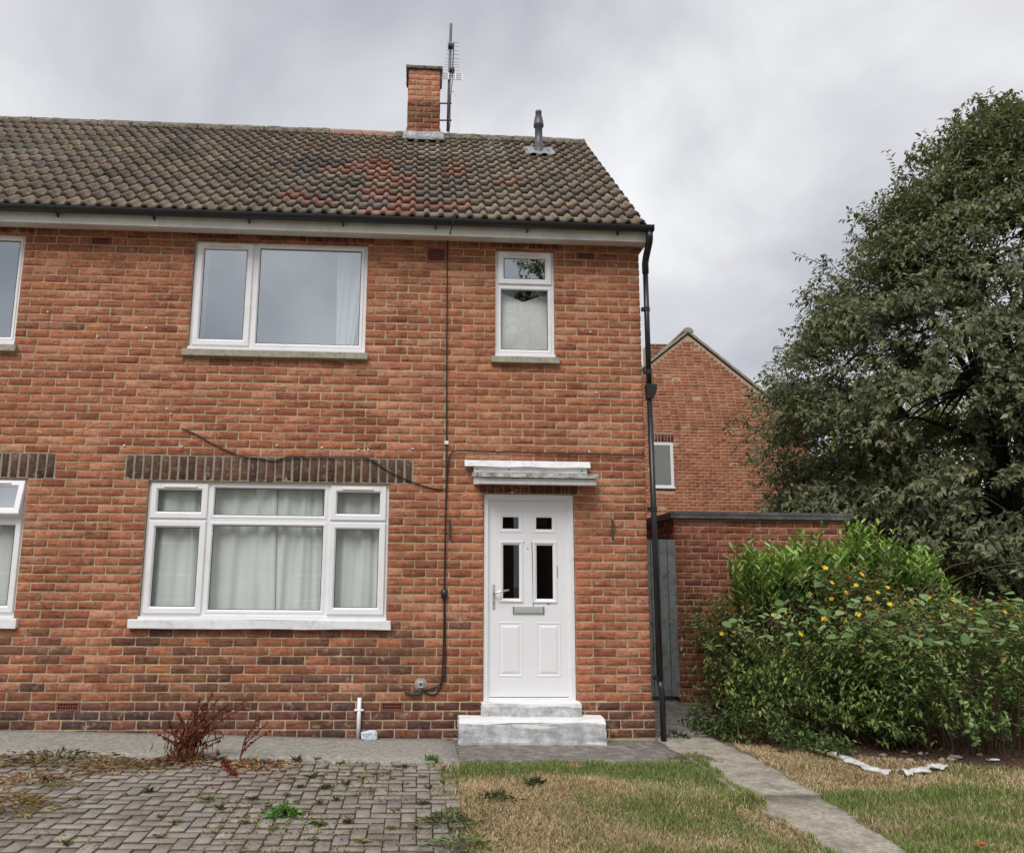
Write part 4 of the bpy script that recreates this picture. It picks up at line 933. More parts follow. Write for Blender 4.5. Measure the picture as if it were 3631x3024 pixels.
def make_tree(name, label, base, cen, rad, ntw, nleaf, leafL, cols, holes=.0, limbs=9, tr=.17, seed=1, group=None, lumps=14, shape=None, prof=None):
    R2 = np.random.default_rng(seed); t = empty(name, tuple(base), label=label, cat='tree', group=group)
    cen, rad, base = np.array(cen), np.array(rad), np.array(base)
    # lobes make the outline uneven
    lob = norm(R2.normal(size=(lumps, 3))); lob[:, 2] = np.abs(lob[:, 2])*1.2-.35; lob = norm(lob); la = R2.uniform(.05, .20, lumps)
    def radius(d):
        q = (d@lob.T); return .84+(la*np.exp(-(1-q)*16)).sum(1)
    tips, mbt = [], MB()
    fork = base*.75+cen*.25; fork = np.array([base[0]*.8+cen[0]*.2, base[1]*.8+cen[1]*.2, base[2]+(cen[2]-base[2])*.28])
    mbt.tube([base-np.array([0, 0, .15]), base+(fork-base)*.5+R2.normal(0, .05, 3)*[1, 1, 0], fork], [tr*1.3, tr*1.05, tr*.95], 12)
    lims = []
    for k in range(limbs):
        a = 2*math.pi*k/limbs+R2.uniform(-.3, .3); el = R2.uniform(.05, 1.25) if k > 1 else 1.3
        d = np.array([math.cos(a)*math.cos(el), math.sin(a)*math.cos(el), math.sin(el)]); d = d[None]; r = radius(d)[0]
        end = cen+d[0]*rad*r*.72*(.68 if prof is not None else 1.); mid = fork*.5+end*.5+np.array([0, 0, .12*rad[2]])+R2.normal(0, .12, 3)*rad[0]*.3
        pts = smooth_pts([fork, fork*.7+mid*.3+R2.normal(0, .1, 3), mid, end], 4); nn = len(pts)
        mbt.tube(pts, [tr*.55*(1-i/nn)+.022 for i in range(nn)], 8); lims.append(np.array(pts))
        for j in range(7):
            p = pts[int(nn*R2.uniform(.3, .95))]; dd = norm(d+R2.normal(0, .75, 3))[0]; e2 = np.array(p)+dd*rad*R2.uniform(.25, .5)*(.6 if prof is not None else 1.)
            mbt.tube(smooth_pts([p, (np.array(p)+e2)/2+R2.normal(0, .12, 3), e2], 3), [.03, .026, .022, .018, .015, .012, .008], 5)
            lims.append(np.array([np.array(p)+(e2-np.array(p))*q for q in (0, .5, 1)]))
    d = norm(R2.normal(size=(ntw*3, 3))); keep = (d[:, 2] > -.75); d = d[keep][:ntw]; r = radius(d)*np.where(R2.random(len(d)) < .72, R2.uniform(.80, 1.02, len(d)), R2.uniform(.45, .85, len(d)))
    P = cen+d*rad*r[:, None]
    if prof is not None:      # crown given as radius by height, with lumps
        pz, pr_ = np.array(prof).T; nc = ntw//34; zz_ = R2.uniform(pz[0], pz[-1], nc*4); rr_ = np.interp(zz_, pz, pr_); k_ = R2.random(nc*4) < (rr_+.6)/(pr_.max()+.6); zz_, rr_ = zz_[k_][:nc], rr_[k_][:nc]; aa = R2.uniform(0, 6.283, len(zz_)); aa = np.where((np.sin(aa) > .2) & (R2.random(len(aa)) < .5), -aa, aa)
        fr_ = np.where(R2.random(len(zz_)) < .7, R2.uniform(.80, 1.02, len(zz_)), R2.uniform(.45, .8, len(zz_)))
        cc_ = np.stack([cen[0]+np.cos(aa)*rr_*fr_, cen[1]+np.sin(aa)*rr_*fr_*rad[1]/rad[0], zz_], 1); sz = R2.uniform(.45, .95, len(cc_)); od = norm(cc_-cen)
        rep = np.repeat(np.arange(len(cc_)), 34); q_ = norm(R2.normal(size=(len(rep), 3)))*np.cbrt(R2.random(len(rep)))[:, None]*np.array([1., 1., .42])
        q_[:, 2] -= .35*(q_[:, 0]*od[rep, 0]+q_[:, 1]*od[rep, 1])          # layers droop outwards
        P = cc_[rep]+q_*sz[rep][:, None]; csh = np.exp(R2.normal(0, .14, len(cc_)))[rep]
        lone = R2.random(len(P)) < .04; P = P+np.where(lone[:, None], od[rep]*R2.uniform(.1, .28, (len(P), 1)), 0)
        for k_ in range(0, len(cc_), 2):
            li = min(lims, key=lambda L_: np.linalg.norm(L_-cc_[k_], axis=1).min()); st = li[np.argmin(np.linalg.norm(li-cc_[k_], axis=1))]
            if np.linalg.norm(st-cc_[k_]) < 3.2: mbt.tube(smooth_pts([st, st*.5+cc_[k_]*.5+np.array([0, 0, .15])+R2.normal(0, .1, 3), cc_[k_]], 3), [.04, .035, .03, .025, .02, .015, .01], 5, cap=False)
    if holes:    # thin places: clumps missing
        hc = cen+norm(R2.normal(size=(26, 3)))*rad*R2.uniform(.6, 1., (26, 1)); hr = R2.uniform(.25, .6, 26)*holes
        dist = np.linalg.norm(P[:, None]-hc[None], axis=2); P = P[(dist > hr[None]).all(1)]; 
    ok = P[:, 2] > float(base[2])+.5
    if shape is not None: ok &= shape(P)
    P = P[ok]; out_ = norm((P-cen)/rad); n = len(P)
    tw = norm(out_*np.array([1, 1, .6])+R2.normal(0, .45, (n, 3))+np.array([0, 0, .10])); tl = R2.uniform(.25, .55, n)*min(1, rad[0]/3.)
    shade = np.exp(R2.normal(0, .16, n)); pp, dd, nn_, LL, CC = [], [], [], [], []
    for j in range(nleaf):
        s = (j+.5)/nleaf; b = P+tw*(tl*(s-.5))[:, None]-np.array([0, 0, .10])*(s**2)*tl[:, None]
        az = rnd_dir(n); ld = norm(tw*.55+np.cross(tw, az)*.9+np.array([0, 0, -.28])+R2.normal(0, .2, (n, 3)))
        pp.append(b); dd.append(ld); nn_.append(norm(np.array([0, 0, 1.])+out_*.5+R2.normal(0, .4, (n, 3)))); LL.append(leafL*R2.uniform(.5, 1.3, n)); CC.append(pick(cols, n)*shade[:, None])
    pp, dd, nn_, LL, CC = map(np.concatenate, (pp, dd, nn_, LL, CC))
    V, F, C = leaf_arrays(pp, dd, nn_, LL, LL*.46, CC, .12, .18)
    obj('crown', np_mesh('crown', V, F, M['leaf_tree'], C), t)
    mbt.build('trunk', M['bark'], t, smooth=True)
    tb = MB()
    for i in range(0, n, 4): tb.tube([P[i]-tw[i]*tl[i]*1.1, P[i]+tw[i]*tl[i]*.4], [.009, .004], 4, cap=False)
    tb.build('twigs', M['bark'], t); return t
TC = [lin('#6A7258'), lin('#60684E'), lin('#767D62'), lin('#80845F'), lin('#586048'), lin('#6E785E'), lin('#8A8664')]
HOLES = [(at(px, py, Y=4.6), a, b) for px, py, a, b in ((1925, 835, .62, .42), (1985, 760, .3, .42), (1870, 850, .42, .25), (2060, 920, .3, .3))]
def cut_big(P):      # keep the crown clear of the outbuilding roof; openings where the limbs show
    k = np.ones(len(P), bool)
    for c, a, b in HOLES:
        sc = (P[:, 1]-CAM[1])/(c[1]-CAM[1]); qx = CAM[0]+(P[:, 0]-CAM[0])/sc; qz = CAM[2]+(P[:, 2]-CAM[2])/sc; k &= ~((((qx-c[0])/a)**2+((qz-c[2])/b)**2 < 1) & (P[:, 1] < 7.2))
    return k & ~((P[:, 0] < OX1+.1) & (P[:, 2] < OZ+.12))
make_tree('leafy_tree', 'large dark green broadleaf tree towering behind the shrub at right', (8.2, 6.3, .08), (8.95, 6.2, 4.9), (5.3, 4.3, 6.0), 25000, 12, .112, TC, holes=.75, limbs=12, tr=.2, seed=5, shape=cut_big, prof=[(.7, 3.2), (1.4, 4.2), (2.5, 4.95), (3.5, 5.0), (4.7, 5.05), (5.6, 4.55), (6.5, 3.9), (7.2, 3.4), (8., 2.8), (9., 1.9), (9.8, 1.1), (10.3, .6), (10.7, .1)])

make_tree('background_tree', 'lighter green tree glimpsed through the gaps of the large tree', (12.5, 13.5, .1), (12.5, 13.5, 4.2), (5.2, 3.2, 4.0), 3000, 9, .17, [lin('#7C8A50'), lin('#6C7C46'), lin('#8A945A')], limbs=7, tr=.15, seed=21)
def stems(name, label, cat, base, hull, nst, nl, L, W, cols, mat, top=.62, tipcols=None, six=False, stemr=.004, stemcol='twig', upright=.0, start=.35, spread=.25, thick=1.):
    """shrub: arching stems from the ground to points on the hull, leaves in pairs along them"""
    root = empty(name, tuple(base), label=label, cat=cat)
    T = hull(nst); B = base+(T-base)*np.array([top, top, 0])+rng.normal(0, .12, (nst, 3))*np.array([1, 1, 0]); B[:, 2] = gz(B[:, 0], B[:, 1])-.02
    mid = B*.45+T*.55; mid[:, 2] = B[:, 2]+(T[:, 2]-B[:, 2])*(.72+.0*upright)
    pp, dd, nn_, LL, CC = [], [], [], [], []
    shade = np.exp(rng.normal(0, .15, nst))
    for j in range(nl):
        s = start+(1-start)*(j+rng.random(nst)*.6)/nl; s = np.minimum(s, 1.)[:, None]
        p = B*(1-s)**2+2*mid*s*(1-s)+T*s*s; tg = norm(2*(1-s)*(mid-B)+2*s*(T-mid))
        az = rnd_dir(nst); sd = norm(np.cross(tg, az))
        for sg in (1, -1):
            pp.append(p+rng.normal(0, spread*.08, (nst, 3))); dd.append(norm(tg*(.35+upright)+sd*sg+np.array([0, 0, -.10+upright*.6]))); nn_.append(norm(np.array([0, 0, 1.])+rng.normal(0, .35, (nst, 3))))
            l = L*rng.uniform(.6, 1.15, nst); LL.append(l); c = pick(cols, nst)*shade[:, None]
            if tipcols is not None: c = np.where(s > (.86 if not six else .74), pick(tipcols, nst), c)
            CC.append(c)
    pp, dd, nn_, LL, CC = map(np.concatenate, (pp, dd, nn_, LL, CC))
    V, F, C = leaf_arrays(pp, dd, nn_, LL, LL*W, CC, .14, .14, six)
    obj('foliage', np_mesh('foliage', V, F, mat, C), root)
    mb = MB()
    for i in range(0, nst, 2):
        pts = [B[i]*(1-s)**2+2*mid[i]*s*(1-s)+T[i]*s*s for s in (0, .33, .66, 1.)]; mb.tube(pts, [stemr*1.6, stemr*1.3, stemr, stemr*.5], 4, cap=False)
    mb.build('stems', M[stemcol], root); return root, T
# rounded flowering shrub in front
HC, HR = np.array([3.68, .72, .10]), np.array([3.02, 1.85, 1.37])
bl = norm(rng.normal(size=(26, 3))); bl[:, 2] = np.abs(bl[:, 2]); ba = rng.uniform(-.13, .16, 26)
def hull_h(n):
    d = norm(rng.normal(size=(n*3, 3))); d[:, 2] = np.abs(d[:, 2])*1.15; d = norm(d)[:n]
    r = .90+(ba*np.exp(-(1-d@bl.T)*22)).sum(1)+rng.normal(0, .035, n); r *= np.where(rng.random(n) < .25, rng.uniform(.6, .95, n), 1.); r *= np.where(rng.random(n) < .07, rng.uniform(1.04, 1.13, n), 1.)
    d = np.sign(d)*np.abs(d)**.70; d = d/np.maximum((np.abs(d)**3.2).sum(1, keepdims=True)**(1/3.2), 1e-6); P = HC+d*HR*r[:, None]; bm_ = rng.random(n) < .035; P[bm_] = np.stack([rng.normal(2.45, .28, bm_.sum()), rng.normal(.75, .12, bm_.sum()), rng.uniform(1.35, 1.72, bm_.sum())], 1); P[:, 2] = np.maximum(P[:, 2], np.where(P[:, 0] < 2.1, .07, .22)+rng.uniform(0, .2, n)); return P
HYC = [lin('#4C6230'), lin('#43582C'), lin('#587038'), lin('#3C502A'), lin('#67783E'), lin('#526834')]
HYT = [lin('#718A48'), lin('#7E9452'), lin('#688244'), lin('#8C9858'), lin('#7C8C4A')]
shrub, TIPS = stems('flowering_shrub', 'broad dark green shrub dotted with small yellow flowers beside the path', 'shrub', np.array([3.7, .8, -.02]), hull_h, 3000, 12, .064, .42, HYC, M['leaf_shrub'], tipcols=HYT, top=.70, start=.40)
# flowers and seed heads on it
def petals(c, r, cols, n=5, up=None):
    a = rng.random()*6.28; u = norm(np.array([[c_ for c_ in up]]))[0]; s = norm(np.cross(u, [0, 0, 1.])[None]+1e-6)[0]; f_ = np.cross(s, u)
    D = np.stack([s*math.cos(a+6.283*k/n)+f_*math.sin(a+6.283*k/n)+u*.25 for k in range(n)]); return leaf_arrays(np.tile(c, (n, 1)), D, np.tile(u, (n, 1)), np.full(n, r), np.full(n, r*.85), pick(cols, n, .05), .1, -.1)
YL = [lin('#F2CE2E'), lin('#EFC21F'), lin('#F6D84A')]; OR = [lin('#B5773F'), lin('#A85F38'), lin('#C08A4C'), lin('#8E4A34'), lin('#B9963F')]
FP = [(867, 1212), (1545, 1232), (1600, 1155), (1650, 1160), (1692, 1165), (1640, 1190), (1705, 1195), (1778, 1137), (1790, 1155), (1766, 1178), (1755, 1200), (1770, 1190), (1840, 1140), (1845, 1175), (1905, 1165), (1610, 1255), (1585, 1262), (1733, 1090), (1690, 1135), (1825, 1240), (1930, 1172), (2010, 1210), (1875, 1200), (1530, 1245), (1955, 1230), (1480, 1300), (1760, 1260), (1690, 1270), (1990, 1250), (1640, 1300), (1870, 1235), (1735, 1215), (1905, 1225), (1820, 1205), (1780, 1228), (2060, 1255), (1660, 1218), (1705, 1228), (1800, 1215), (1560, 1200), (1720, 1145), (1615, 1225)][1:]
def ray_hull(px, py):
    d = at(px, py, Y=0.)-CAM; d = d/np.linalg.norm(d)
    for k in range(900):
        q = CAM+d*(6+.01*k)
        if (np.abs((q-HC)/(HR*.93))**3.2).sum() < 1 or (abs(q[0]-2.45) < .4 and abs(q[1]-.72) < .18 and 0 < q[2] < 1.65): return q-d*.08
    return None
k = 0
for (px, py) in FP:
    q = ray_hull(px, py)
    if q is None: continue
    V, F, C = petals(q, .034*rng.uniform(.75, 1.25), YL, 5, norm(np.array([[rng.normal(0, .3), -.8, .7]]))[0])
    o = tag(obj('yellow_flower', np_mesh('yellow_flower', V, F, M['petal'], C)), 'small yellow five-petalled flower on the broad shrub', 'flower', 'yellow flowers on the shrub')
sel = TIPS[(TIPS[:, 2] > .75) & (TIPS[:, 1] < 1.5)]; sel = sel[rng.integers(0, len(sel), 480)]; parts = []
for q in sel: parts.append(leaf_arrays(np.tile(q, (5, 1)), rnd_dir(5)+np.array([0, 0, .7]), rnd_dir(5), rng.uniform(.018, .034, 5), rng.uniform(.010, .016, 5), pick(OR, 5), .1, .0))
V, F, C = merge(parts); o = obj('seed_heads', np_mesh('seed_heads', V, F, M['petal'], C), shrub); o['kind'] = 'stuff'
# laurel behind it
def hull_l(n):
    x = rng.uniform(1.45, 4.05, n); y = 1.45+.25*rng.normal(0, 1, n)
    xs = [1.4, 1.6, 2.0, 2.5, 2.75, 2.95, 3.15, 3.35, 3.7, 4.1]; zs = [1.55, 1.88, 1.95, 1.93, 1.98, 2.14, 2.10, 1.95, 1.82, 1.45]
    z = np.interp(x, xs, zs)-np.abs(rng.normal(0, .24, n))+rng.normal(0, .05, n)+.07*np.sin(x*9)+.05*np.sin(x*17+1); y = np.clip(y, 1.0, 2.05); return np.stack([x, y, z], 1)
stems('laurel_bush', 'bright green laurel bush with upright shoots behind the flowering shrub', 'bush', np.array([2.75, 1.7, .02]), hull_l, 340, 9, .12, .33, [lin('#4F6E3A'), lin('#456333'), lin('#5C7C42'), lin('#3C582C')], M['leaf_laurel'], top=.9, tipcols=[lin('#92B052'), lin('#A4BE66'), lin('#7E9E48'), lin('#6C8C44')], six=True, upright=.55, start=.6, stemr=.005)
# broad bramble leaves on top of the shrub
pp = []
while len(pp) < 190:
    q = ray_hull(random.uniform(1450, 2095), random.uniform(1190, 1330))
    if q is not None: pp.append(q+np.array([random.gauss(0, .03), -.02, random.gauss(.03, .03)]))
pp = np.array(pp); n = len(pp); ll = rng.uniform(.07, .13, n)
V, F, C = leaf_arrays(pp, rnd_dir(n)*np.array([1, 1, .25])+np.array([0, -.4, -.1]), norm(np.array([0, -.4, 1.])+rng.normal(0, .25, (n, 3))), ll, ll*.75, pick([lin('#6F8A55'), lin('#7E9765'), lin('#5F7A48'), lin('#8AA06E')], n), .08, .12, True)
t = empty('bramble', (3.0, .3, .0), label='bramble with broad pale leaves tangled over the top of the shrub', cat='bramble'); obj('foliage', np_mesh('bramble_leaves', V, F, M['leaf_shrub'], C), t)
mb = MB()
for _ in range(26):
    a = pp[random.randrange(n)]; b = a+np.array([random.gauss(.1, .5), random.gauss(-.1, .2), random.gauss(0, .15)]); mb.tube(smooth_pts([a, (a+b)/2+np.array([0, -.05, .09]), b], 4), .004, 4, cap=False)
arc = [gat(2000, 1545)+np.array([.0, 0, .06]), at(1985, 1470, Y=-1.25), at(1955, 1400, Y=-1.2), at(1905, 1340, Y=-1.05), at(1860, 1310, Y=-.85)]
mb.tube(smooth_pts(arc, 5), .005, 5); mb.build('stems', M['twig'], t)['kind'] = 'stuff'
ap_ = np.array(smooth_pts(arc, 8)); n = len(ap_)*2; b_ = np.repeat(ap_, 2, 0); ll = rng.uniform(.03, .065, n)
V, F, C = leaf_arrays(b_, rnd_dir(n)+np.array([0, -.5, .1]), norm(np.array([0, -.5, 1.])+rng.normal(0, .3, (n, 3))), ll, ll*.7, pick([lin('#8AA663'), lin('#7C9A55'), lin('#9DB47A')], n), .08, .1, True); obj('arching_shoot', np_mesh('arching_shoot', V, F, M['leaf_shrub'], C), t)['kind'] = 'stuff'
# shady shrubs further back on the right
def hull_b(n):
    d = norm(rng.normal(size=(n, 3))); d[:, 2] = np.abs(d[:, 2]); r = rng.uniform(.7, 1.02, n)[:, None]; return np.array([6.6, 3.4, .1])+d*r*np.array([2.0, .9, 1.9])
stems('shade_shrub', 'dark leafy shrub in the shade under the tree at the right edge', 'shrub', np.array([6.6, 3.5, .05]), hull_b, 620, 12, .085, .5, [lin('#46573A'), lin('#52633F'), lin('#3C4C34')], M['leaf_shrub'], top=.6)
# low growth at the foot of the shrub by the path
def hull_f(n):
    x = rng.uniform(.55, 1.6, n); y = .55-1.05*(x-.55)+rng.normal(0, .16, n)-.1; return np.stack([x, y, gz(x, y)+rng.uniform(.06, .36, n)*np.clip(1.8-x, .4, 1)], 1)
stems('foot_growth', 'low leafy growth at the foot of the shrub next to the path', 'plant', np.array([1.0, .2, -.02]), hull_f, 130, 7, .07, .45, [lin('#4A5F34'), lin('#5A7040'), lin('#6C8048'), lin('#3E5230')], M['leaf_shrub'], top=.97, start=.25)

# ------------------------------------------------------------------ lawns
GR = np.array([lin('#78894C'), lin('#86935A'), lin('#687C40'), lin('#989E68')]); ST = np.array([lin('#CBB696'), lin('#BFA885'), lin('#D6C4A6'), lin('#B39C78')]); BR = np.array([lin('#A8967A'), lin('#988668'), lin('#B3A084')])
def vnoise(x, y, s, seed):
    r = np.random.default_rng(seed); a = r.uniform(0, 6.28, 10); f_ = r.normal(0, 1, (10, 2))*s
    return sum(np.sin(x*f_[i, 0]+y*f_[i, 1]+a[i]) for i in range(10))/4.5
def lawn(name, label, n, xr, yr, inside, greenf, seed, hs=1.):
    r = np.random.default_rng(seed); x = r.uniform(*xr, n); y = r.uniform(*yr, n); k = inside(x, y); x, y = x[k], y[k]; n = len(x); z = gz(x, y)-.03+np.where(((x < .75) & (x > lx(y)) & (x < rx(y))), .03, 0.)
    g = greenf(x, y)+r.normal(0, .22, n); isg = g > .5; iss = (~isg) & (r.random(n) < .5+.35*vnoise(x, y, 2.2, seed+50)+.5*np.exp(-((y+1.75)/.2)**2))
    c = np.where(isg[:, None], GR[r.integers(0, 4, n)], np.where(iss[:, None], ST[r.integers(0, 4, n)], BR[r.integers(0, 3, n)]))*np.exp(r.normal(0, .14, (n, 1)))
    tall = np.clip(g, .2, 1.3); h = (r.uniform(.010, .040, n)*(.5+.6*tall)+.022)*hs*(1+.35*vnoise(x, y, 7, seed+70)).clip(.5, 1.6); a = r.uniform(0, 6.28, n); lean = np.where(isg, r.uniform(.1, .7, n), r.uniform(.4, 1.6, n)); wd = r.uniform(.0016, .0032, n)*1.25
    dx, dy = np.cos(a), np.sin(a); b = np.stack([x, y, z], 1); s = np.stack([-dy, dx, np.zeros(n)], 1)*wd[:, None]; d = np.stack([dx*lean*h, dy*lean*h, h], 1); m_ = b+d*.5+np.array([0, 0, 1])*(h*.10)[:, None]
    V = np.stack([b-s, b+s, m_-s*.8, m_+s*.8, b+d*np.array([1, 1, .92])], 1).reshape(-1, 3); i = np.arange(n)[:, None]*5
    F = np.concatenate([i+np.array([[0, 1, 3]]), i+np.array([[0, 3, 2]]), i+np.array([[2, 3, 4]])])
    tag(obj(name, np_mesh(name, V, F, M['grass'], np.tile(c, (3, 1)))), label, 'grass', kind='stuff')
lx = lambda y: PL0[0]+(PL1[0]-PL0[0])*(y-PL0[1])/(PL1[1]-PL0[1]); rx = lambda y: PR0[0]+(PR1[0]-PR0[0])*(y-PR0[1])/(PR1[1]-PR0[1])
def in_mid(x, y): return (x > -1.93+.05*vnoise(x, y, 6, 3)) & (x < lx(y)+.03+.045*vnoise(x, y, 9, 4)) & (y < -.90+.035*vnoise(x, y, 4, 5))
def g_mid(x, y):
    strip = np.exp(-((y+1.22)/.27)**2)*1.3; patch = np.clip((x+1.6)*.9, 0, 1)*np.clip((-1.75-y)*2.2, 0, 1)*.62
    low_ = np.clip((-3.1-y)*2, 0, .5); bare = np.exp(-(((x+.98)/.09)**2+((y+1.12)/.08)**2))*1.2
    return strip+patch+low_+.34*vnoise(x, y, 3.2, 6)+.22*vnoise(x, y, 9, 7)+.04-bare
lawn('front_lawn', 'patchy dry lawn between the block paving and the path', 150000, (-2.05, .4), (-5.2, -.8), in_mid, g_mid, 11)
def bed(x, y): return (((x-3.75)/2.95)**2+((y-.75)/2.05)**2) < 1
def in_right(x, y): return (x > rx(y)-.03+.05*vnoise(x, y, 8, 8)) & (~bed(x, y)) & ((y < .35-1.0*(x-.55)) | (x > 1.5)) & (y < -.2)
def g_right(x, y):
    gb_ = np.clip((-1.55-y)*1.6, 0, .62)*np.clip(1.25-.28*(x-.6), .2, 1); return .19+gb_*.8+.32*vnoise(x, y, 2.6, 9)+.2*vnoise(x, y, 8, 10)-.28*np.clip(1-np.abs(y+1.5+.02*x)/.35, 0, 1)
lawn('side_lawn', 'dry mown lawn to the right of the concrete path', 210000, (.1, 6.), (-5.2, .1), in_right, g_right, 12)
def in_drv(x, y): return (np.abs(x+1.98) < .16+.12*vnoise(x, y, 3, 13)) & (y < -1.15)
lawn('lawn_edge', 'dry grass creeping over the edge of the block paving', 9000, (-2.3, -1.8), (-5., -1.1), in_drv, lambda x, y: .35+.4*vnoise(x, y, 4, 14), 13, 1.3)
# leaf litter on the bed
n = 5200; x = rng.uniform(.8, 5.2, n); y = rng.uniform(-1.75, .6, n); kk = (((x-3.75)/3.05)**2+((y-.75)/2.25)**2 < 1); x, y = x[kk], y[kk]; n = len(x)
ll = rng.uniform(.012, .04, n); V, F, C = leaf_arrays(np.stack([x, y, gz(x, y)-.008+rng.uniform(0, .012, n)], 1), rnd_dir(n)*np.array([1, 1, .3]), norm(np.array([0, 0, 1.])+rng.normal(0, .4, (n, 3))), ll, ll*.6, pick([lin('#6E4630'), lin('#5A3A28'), lin('#835A3C'), lin('#4A3022'), lin('#96724E')], n), .2, .0)
tag(obj('leaf_litter', np_mesh('leaf_litter', V, F, M['weed'], C)), 'brown leaf litter on the bare soil under the shrub', 'leaf litter', kind='stuff')
for k in range(16):
    px, py = random.uniform(1640, 2080), random.uniform(1540, 1560); p = gat(px, py); s = random.uniform(.015, .035); mb = MB().lathe(0, 0, [(s*.6, -s*.4), (s, 0), (s*.7, s*.45), (s*.2, s*.55)], 7)
    tag(mb.build('stone', M['sillstone'], basis=Matrix.Translation((p[0], p[1], p[2]-.005))@Matrix.Rotation(random.random()*3, 4, 'Z')@Matrix.Diagonal((1.3, .8, 1, 1)), jitter=.002), 'small pale stone on the soil under the shrub', 'stone', 'stones on the soil under the shrub')
# white plastic sheet scraps and stick
def crumple(pxs, label, wd, h):
    P = [gat(*q) for q in pxs]; P = np.array(smooth_pts(P, 8)); n = len(P); m_ = 7; V = []
    for i, p in enumerate(P):
        t = P[min(i+1, n-1)]-P[max(i-1, 0)]; t[2] = 0; t /= np.linalg.norm(t)+1e-9; s = np.array([-t[1], t[0], 0]); ww = wd*(.7+.5*math.sin(i*.9)+random.uniform(-.2, .2))
        for j in range(m_):
            u = j/(m_-1)-.5; q = p+s*u*ww+np.array([0, 0, .012+h*(1-4*u*u)*random.uniform(.3, 1.)]); V.append(q+rng.normal(0, .004, 3))
    V = np.array(V); F = [(i*m_+j, i*m_+j+1, (i+1)*m_+j+1, (i+1)*m_+j) for i in range(n-1) for j in range(m_-1)]; k = len(V)
    V2 = np.concatenate([V, V-np.array([0, 0, .006])]); F2 = F+[tuple(q+k for q in f_[::-1]) for f_ in F]
    return tag(obj('plastic_sheet', np_mesh('plastic_sheet', V2, F2, M['sheet'])), label, 'plastic sheet')
crumple([(1706, 1547), (1745, 1562), (1785, 1578), (1828, 1588)], 'long crumpled strip of white plastic sheet at the lawn edge', .11, .028)
crumple([(1850, 1586), (1885, 1582), (1918, 1574), (1940, 1577)], 'shorter crumpled piece of white plastic sheet, right of the long strip', .12, .028)
a, b = gat(1640, 1536), gat(1720, 1558); tag(MB().tube([a+np.array([0, 0, .03]), (a+b)/2+np.array([0, 0, .035]), b+np.array([0, 0, .02])], .014, 7).build('stick', M['woodstick']), 'old wooden stick lying beside the white plastic strip', 'stick')
p = gat(2040, 1557); tag(MB().box(-.035, .035, -.02, .02, 0, .012, 0).box(-.075, -.037, -.018, .018, 0, .01, 1).build('litter_wrapper', [M['upvc'], simple('blue_print', (.03, .04, .25), .5)], basis=Matrix.Translation(p+np.array([0, 0, -.005]))@Matrix.Rotation(.1, 4, 'Z'), bevel=.003), 'small white and blue wrapper on the soil at the right edge', 'wrapper')
p = gat(2012, 1742); V, F, C = leaf_arrays(np.tile(p+np.array([0, 0, .02]), (3, 1)), np.array([[1, 0, .3], [-.6, .6, .4], [.1, -.9, .3]]), np.array([[0, 0, 1.]]*3), np.full(3, .05), np.full(3, .05), np.array([lin('#B5633A')]*3), .2, -.1, True)
tag(obj('fallen_leaf', np_mesh('fallen_leaf', V, F, M['weed'], C)), 'single orange fallen leaf on the lawn at the bottom right', 'leaf')

# ------------------------------------------------------------------ weeds
def rosette(n, L, W, cols, up, seed, six=True):
    r = np.random.default_rng(seed); a = r.uniform(0, 6.28, n); el = r.uniform(.1, 1., n)*up; D = np.stack([np.cos(a), np.sin(a), el], 1)
    ll = L*r.uniform(.5, 1.15, n); return leaf_arrays(r.normal(0, .008, (n, 3))*np.array([1, 1, 0]), D, np.tile([0, 0, 1.], (n, 1))+r.normal(0, .2, (n, 3)), ll, ll*W, pick(cols, n), .15, .35, six)
GW = [lin('#828F5C'), lin('#74824E'), lin('#929C68')]; DW = [lin('#94835E'), lin('#806A4A'), lin('#A8946A')]; OW = [lin('#666C4C'), lin('#706E54'), lin('#5A5640')]
WV = []
for k in range(10):
    cols = (GW, DW, OW, GW+DW, OW+GW)[k % 5]; V, F, C = rosette(random.randint(22, 44), random.uniform(.045, .08), random.choice((.10, .15, .22)), cols, random.choice((1.0, 1.8, 2.6)), 40+k); WV.append(np_mesh('paving_weed', V, F, M['weed'], C))
WP = [(700, 1590), (745, 1600), (690, 1640), (742, 1660), (655, 1650), (700, 1565), (570, 1600), (620, 1612), (610, 1645), (545, 1655), (770, 1590), (800, 1600), (835, 1570), (870, 1590), (880, 1620), (845, 1640), (805, 1660), (720, 1690), (780, 1645), (660, 1690), (600, 1600), (500, 1690), (455, 1660), (360, 1690), (325, 1680), (430, 1640), (380, 1600), (300, 1625), (410, 1562), (450, 1560), (505, 1565), (560, 1575), (610, 1560), (645, 1560), (665, 1580), (260, 1630), (200, 1640), (130, 1730), (160, 1640), (520, 1640), (560, 1700), (740, 1725), (870, 1655), (850, 1700), (905, 1605), (920, 1580), (815, 1570), (890, 1560), (800, 1700), (640, 1720), (330, 1720), (240, 1600), (90, 1600), (480, 1600), (710, 1610), (760, 1620), (830, 1610), (670, 1620), (590, 1630), (630, 1590)]
for k, (px, py) in enumerate(WP):
    p = gat(px+random.uniform(-6, 6), py+random.uniform(-4, 4)); s = random.uniform(.4, .95)
    tag(obj('paving_weed', WV[k % 10], None, Matrix.Translation((p[0], p[1], p[2]+.004))@Matrix.Rotation(random.random()*6.28, 4, 'Z')@Matrix.Diagonal((s, s, s, 1))), 'small weed growing in a joint of the block paving', 'weed', 'small weeds in the paving joints')
n = 26000; x = rng.uniform(-6.6, -1.95, n); y = rng.uniform(-5., -1.08, n); dens = vnoise(x, y, 2.3, 21)+.5*vnoise(x, y, 7, 22)+.5*np.clip((y+2.1)*.9, -.6, 1.); kk = dens > .05; x, y = x[kk], y[kk]; n = len(x)
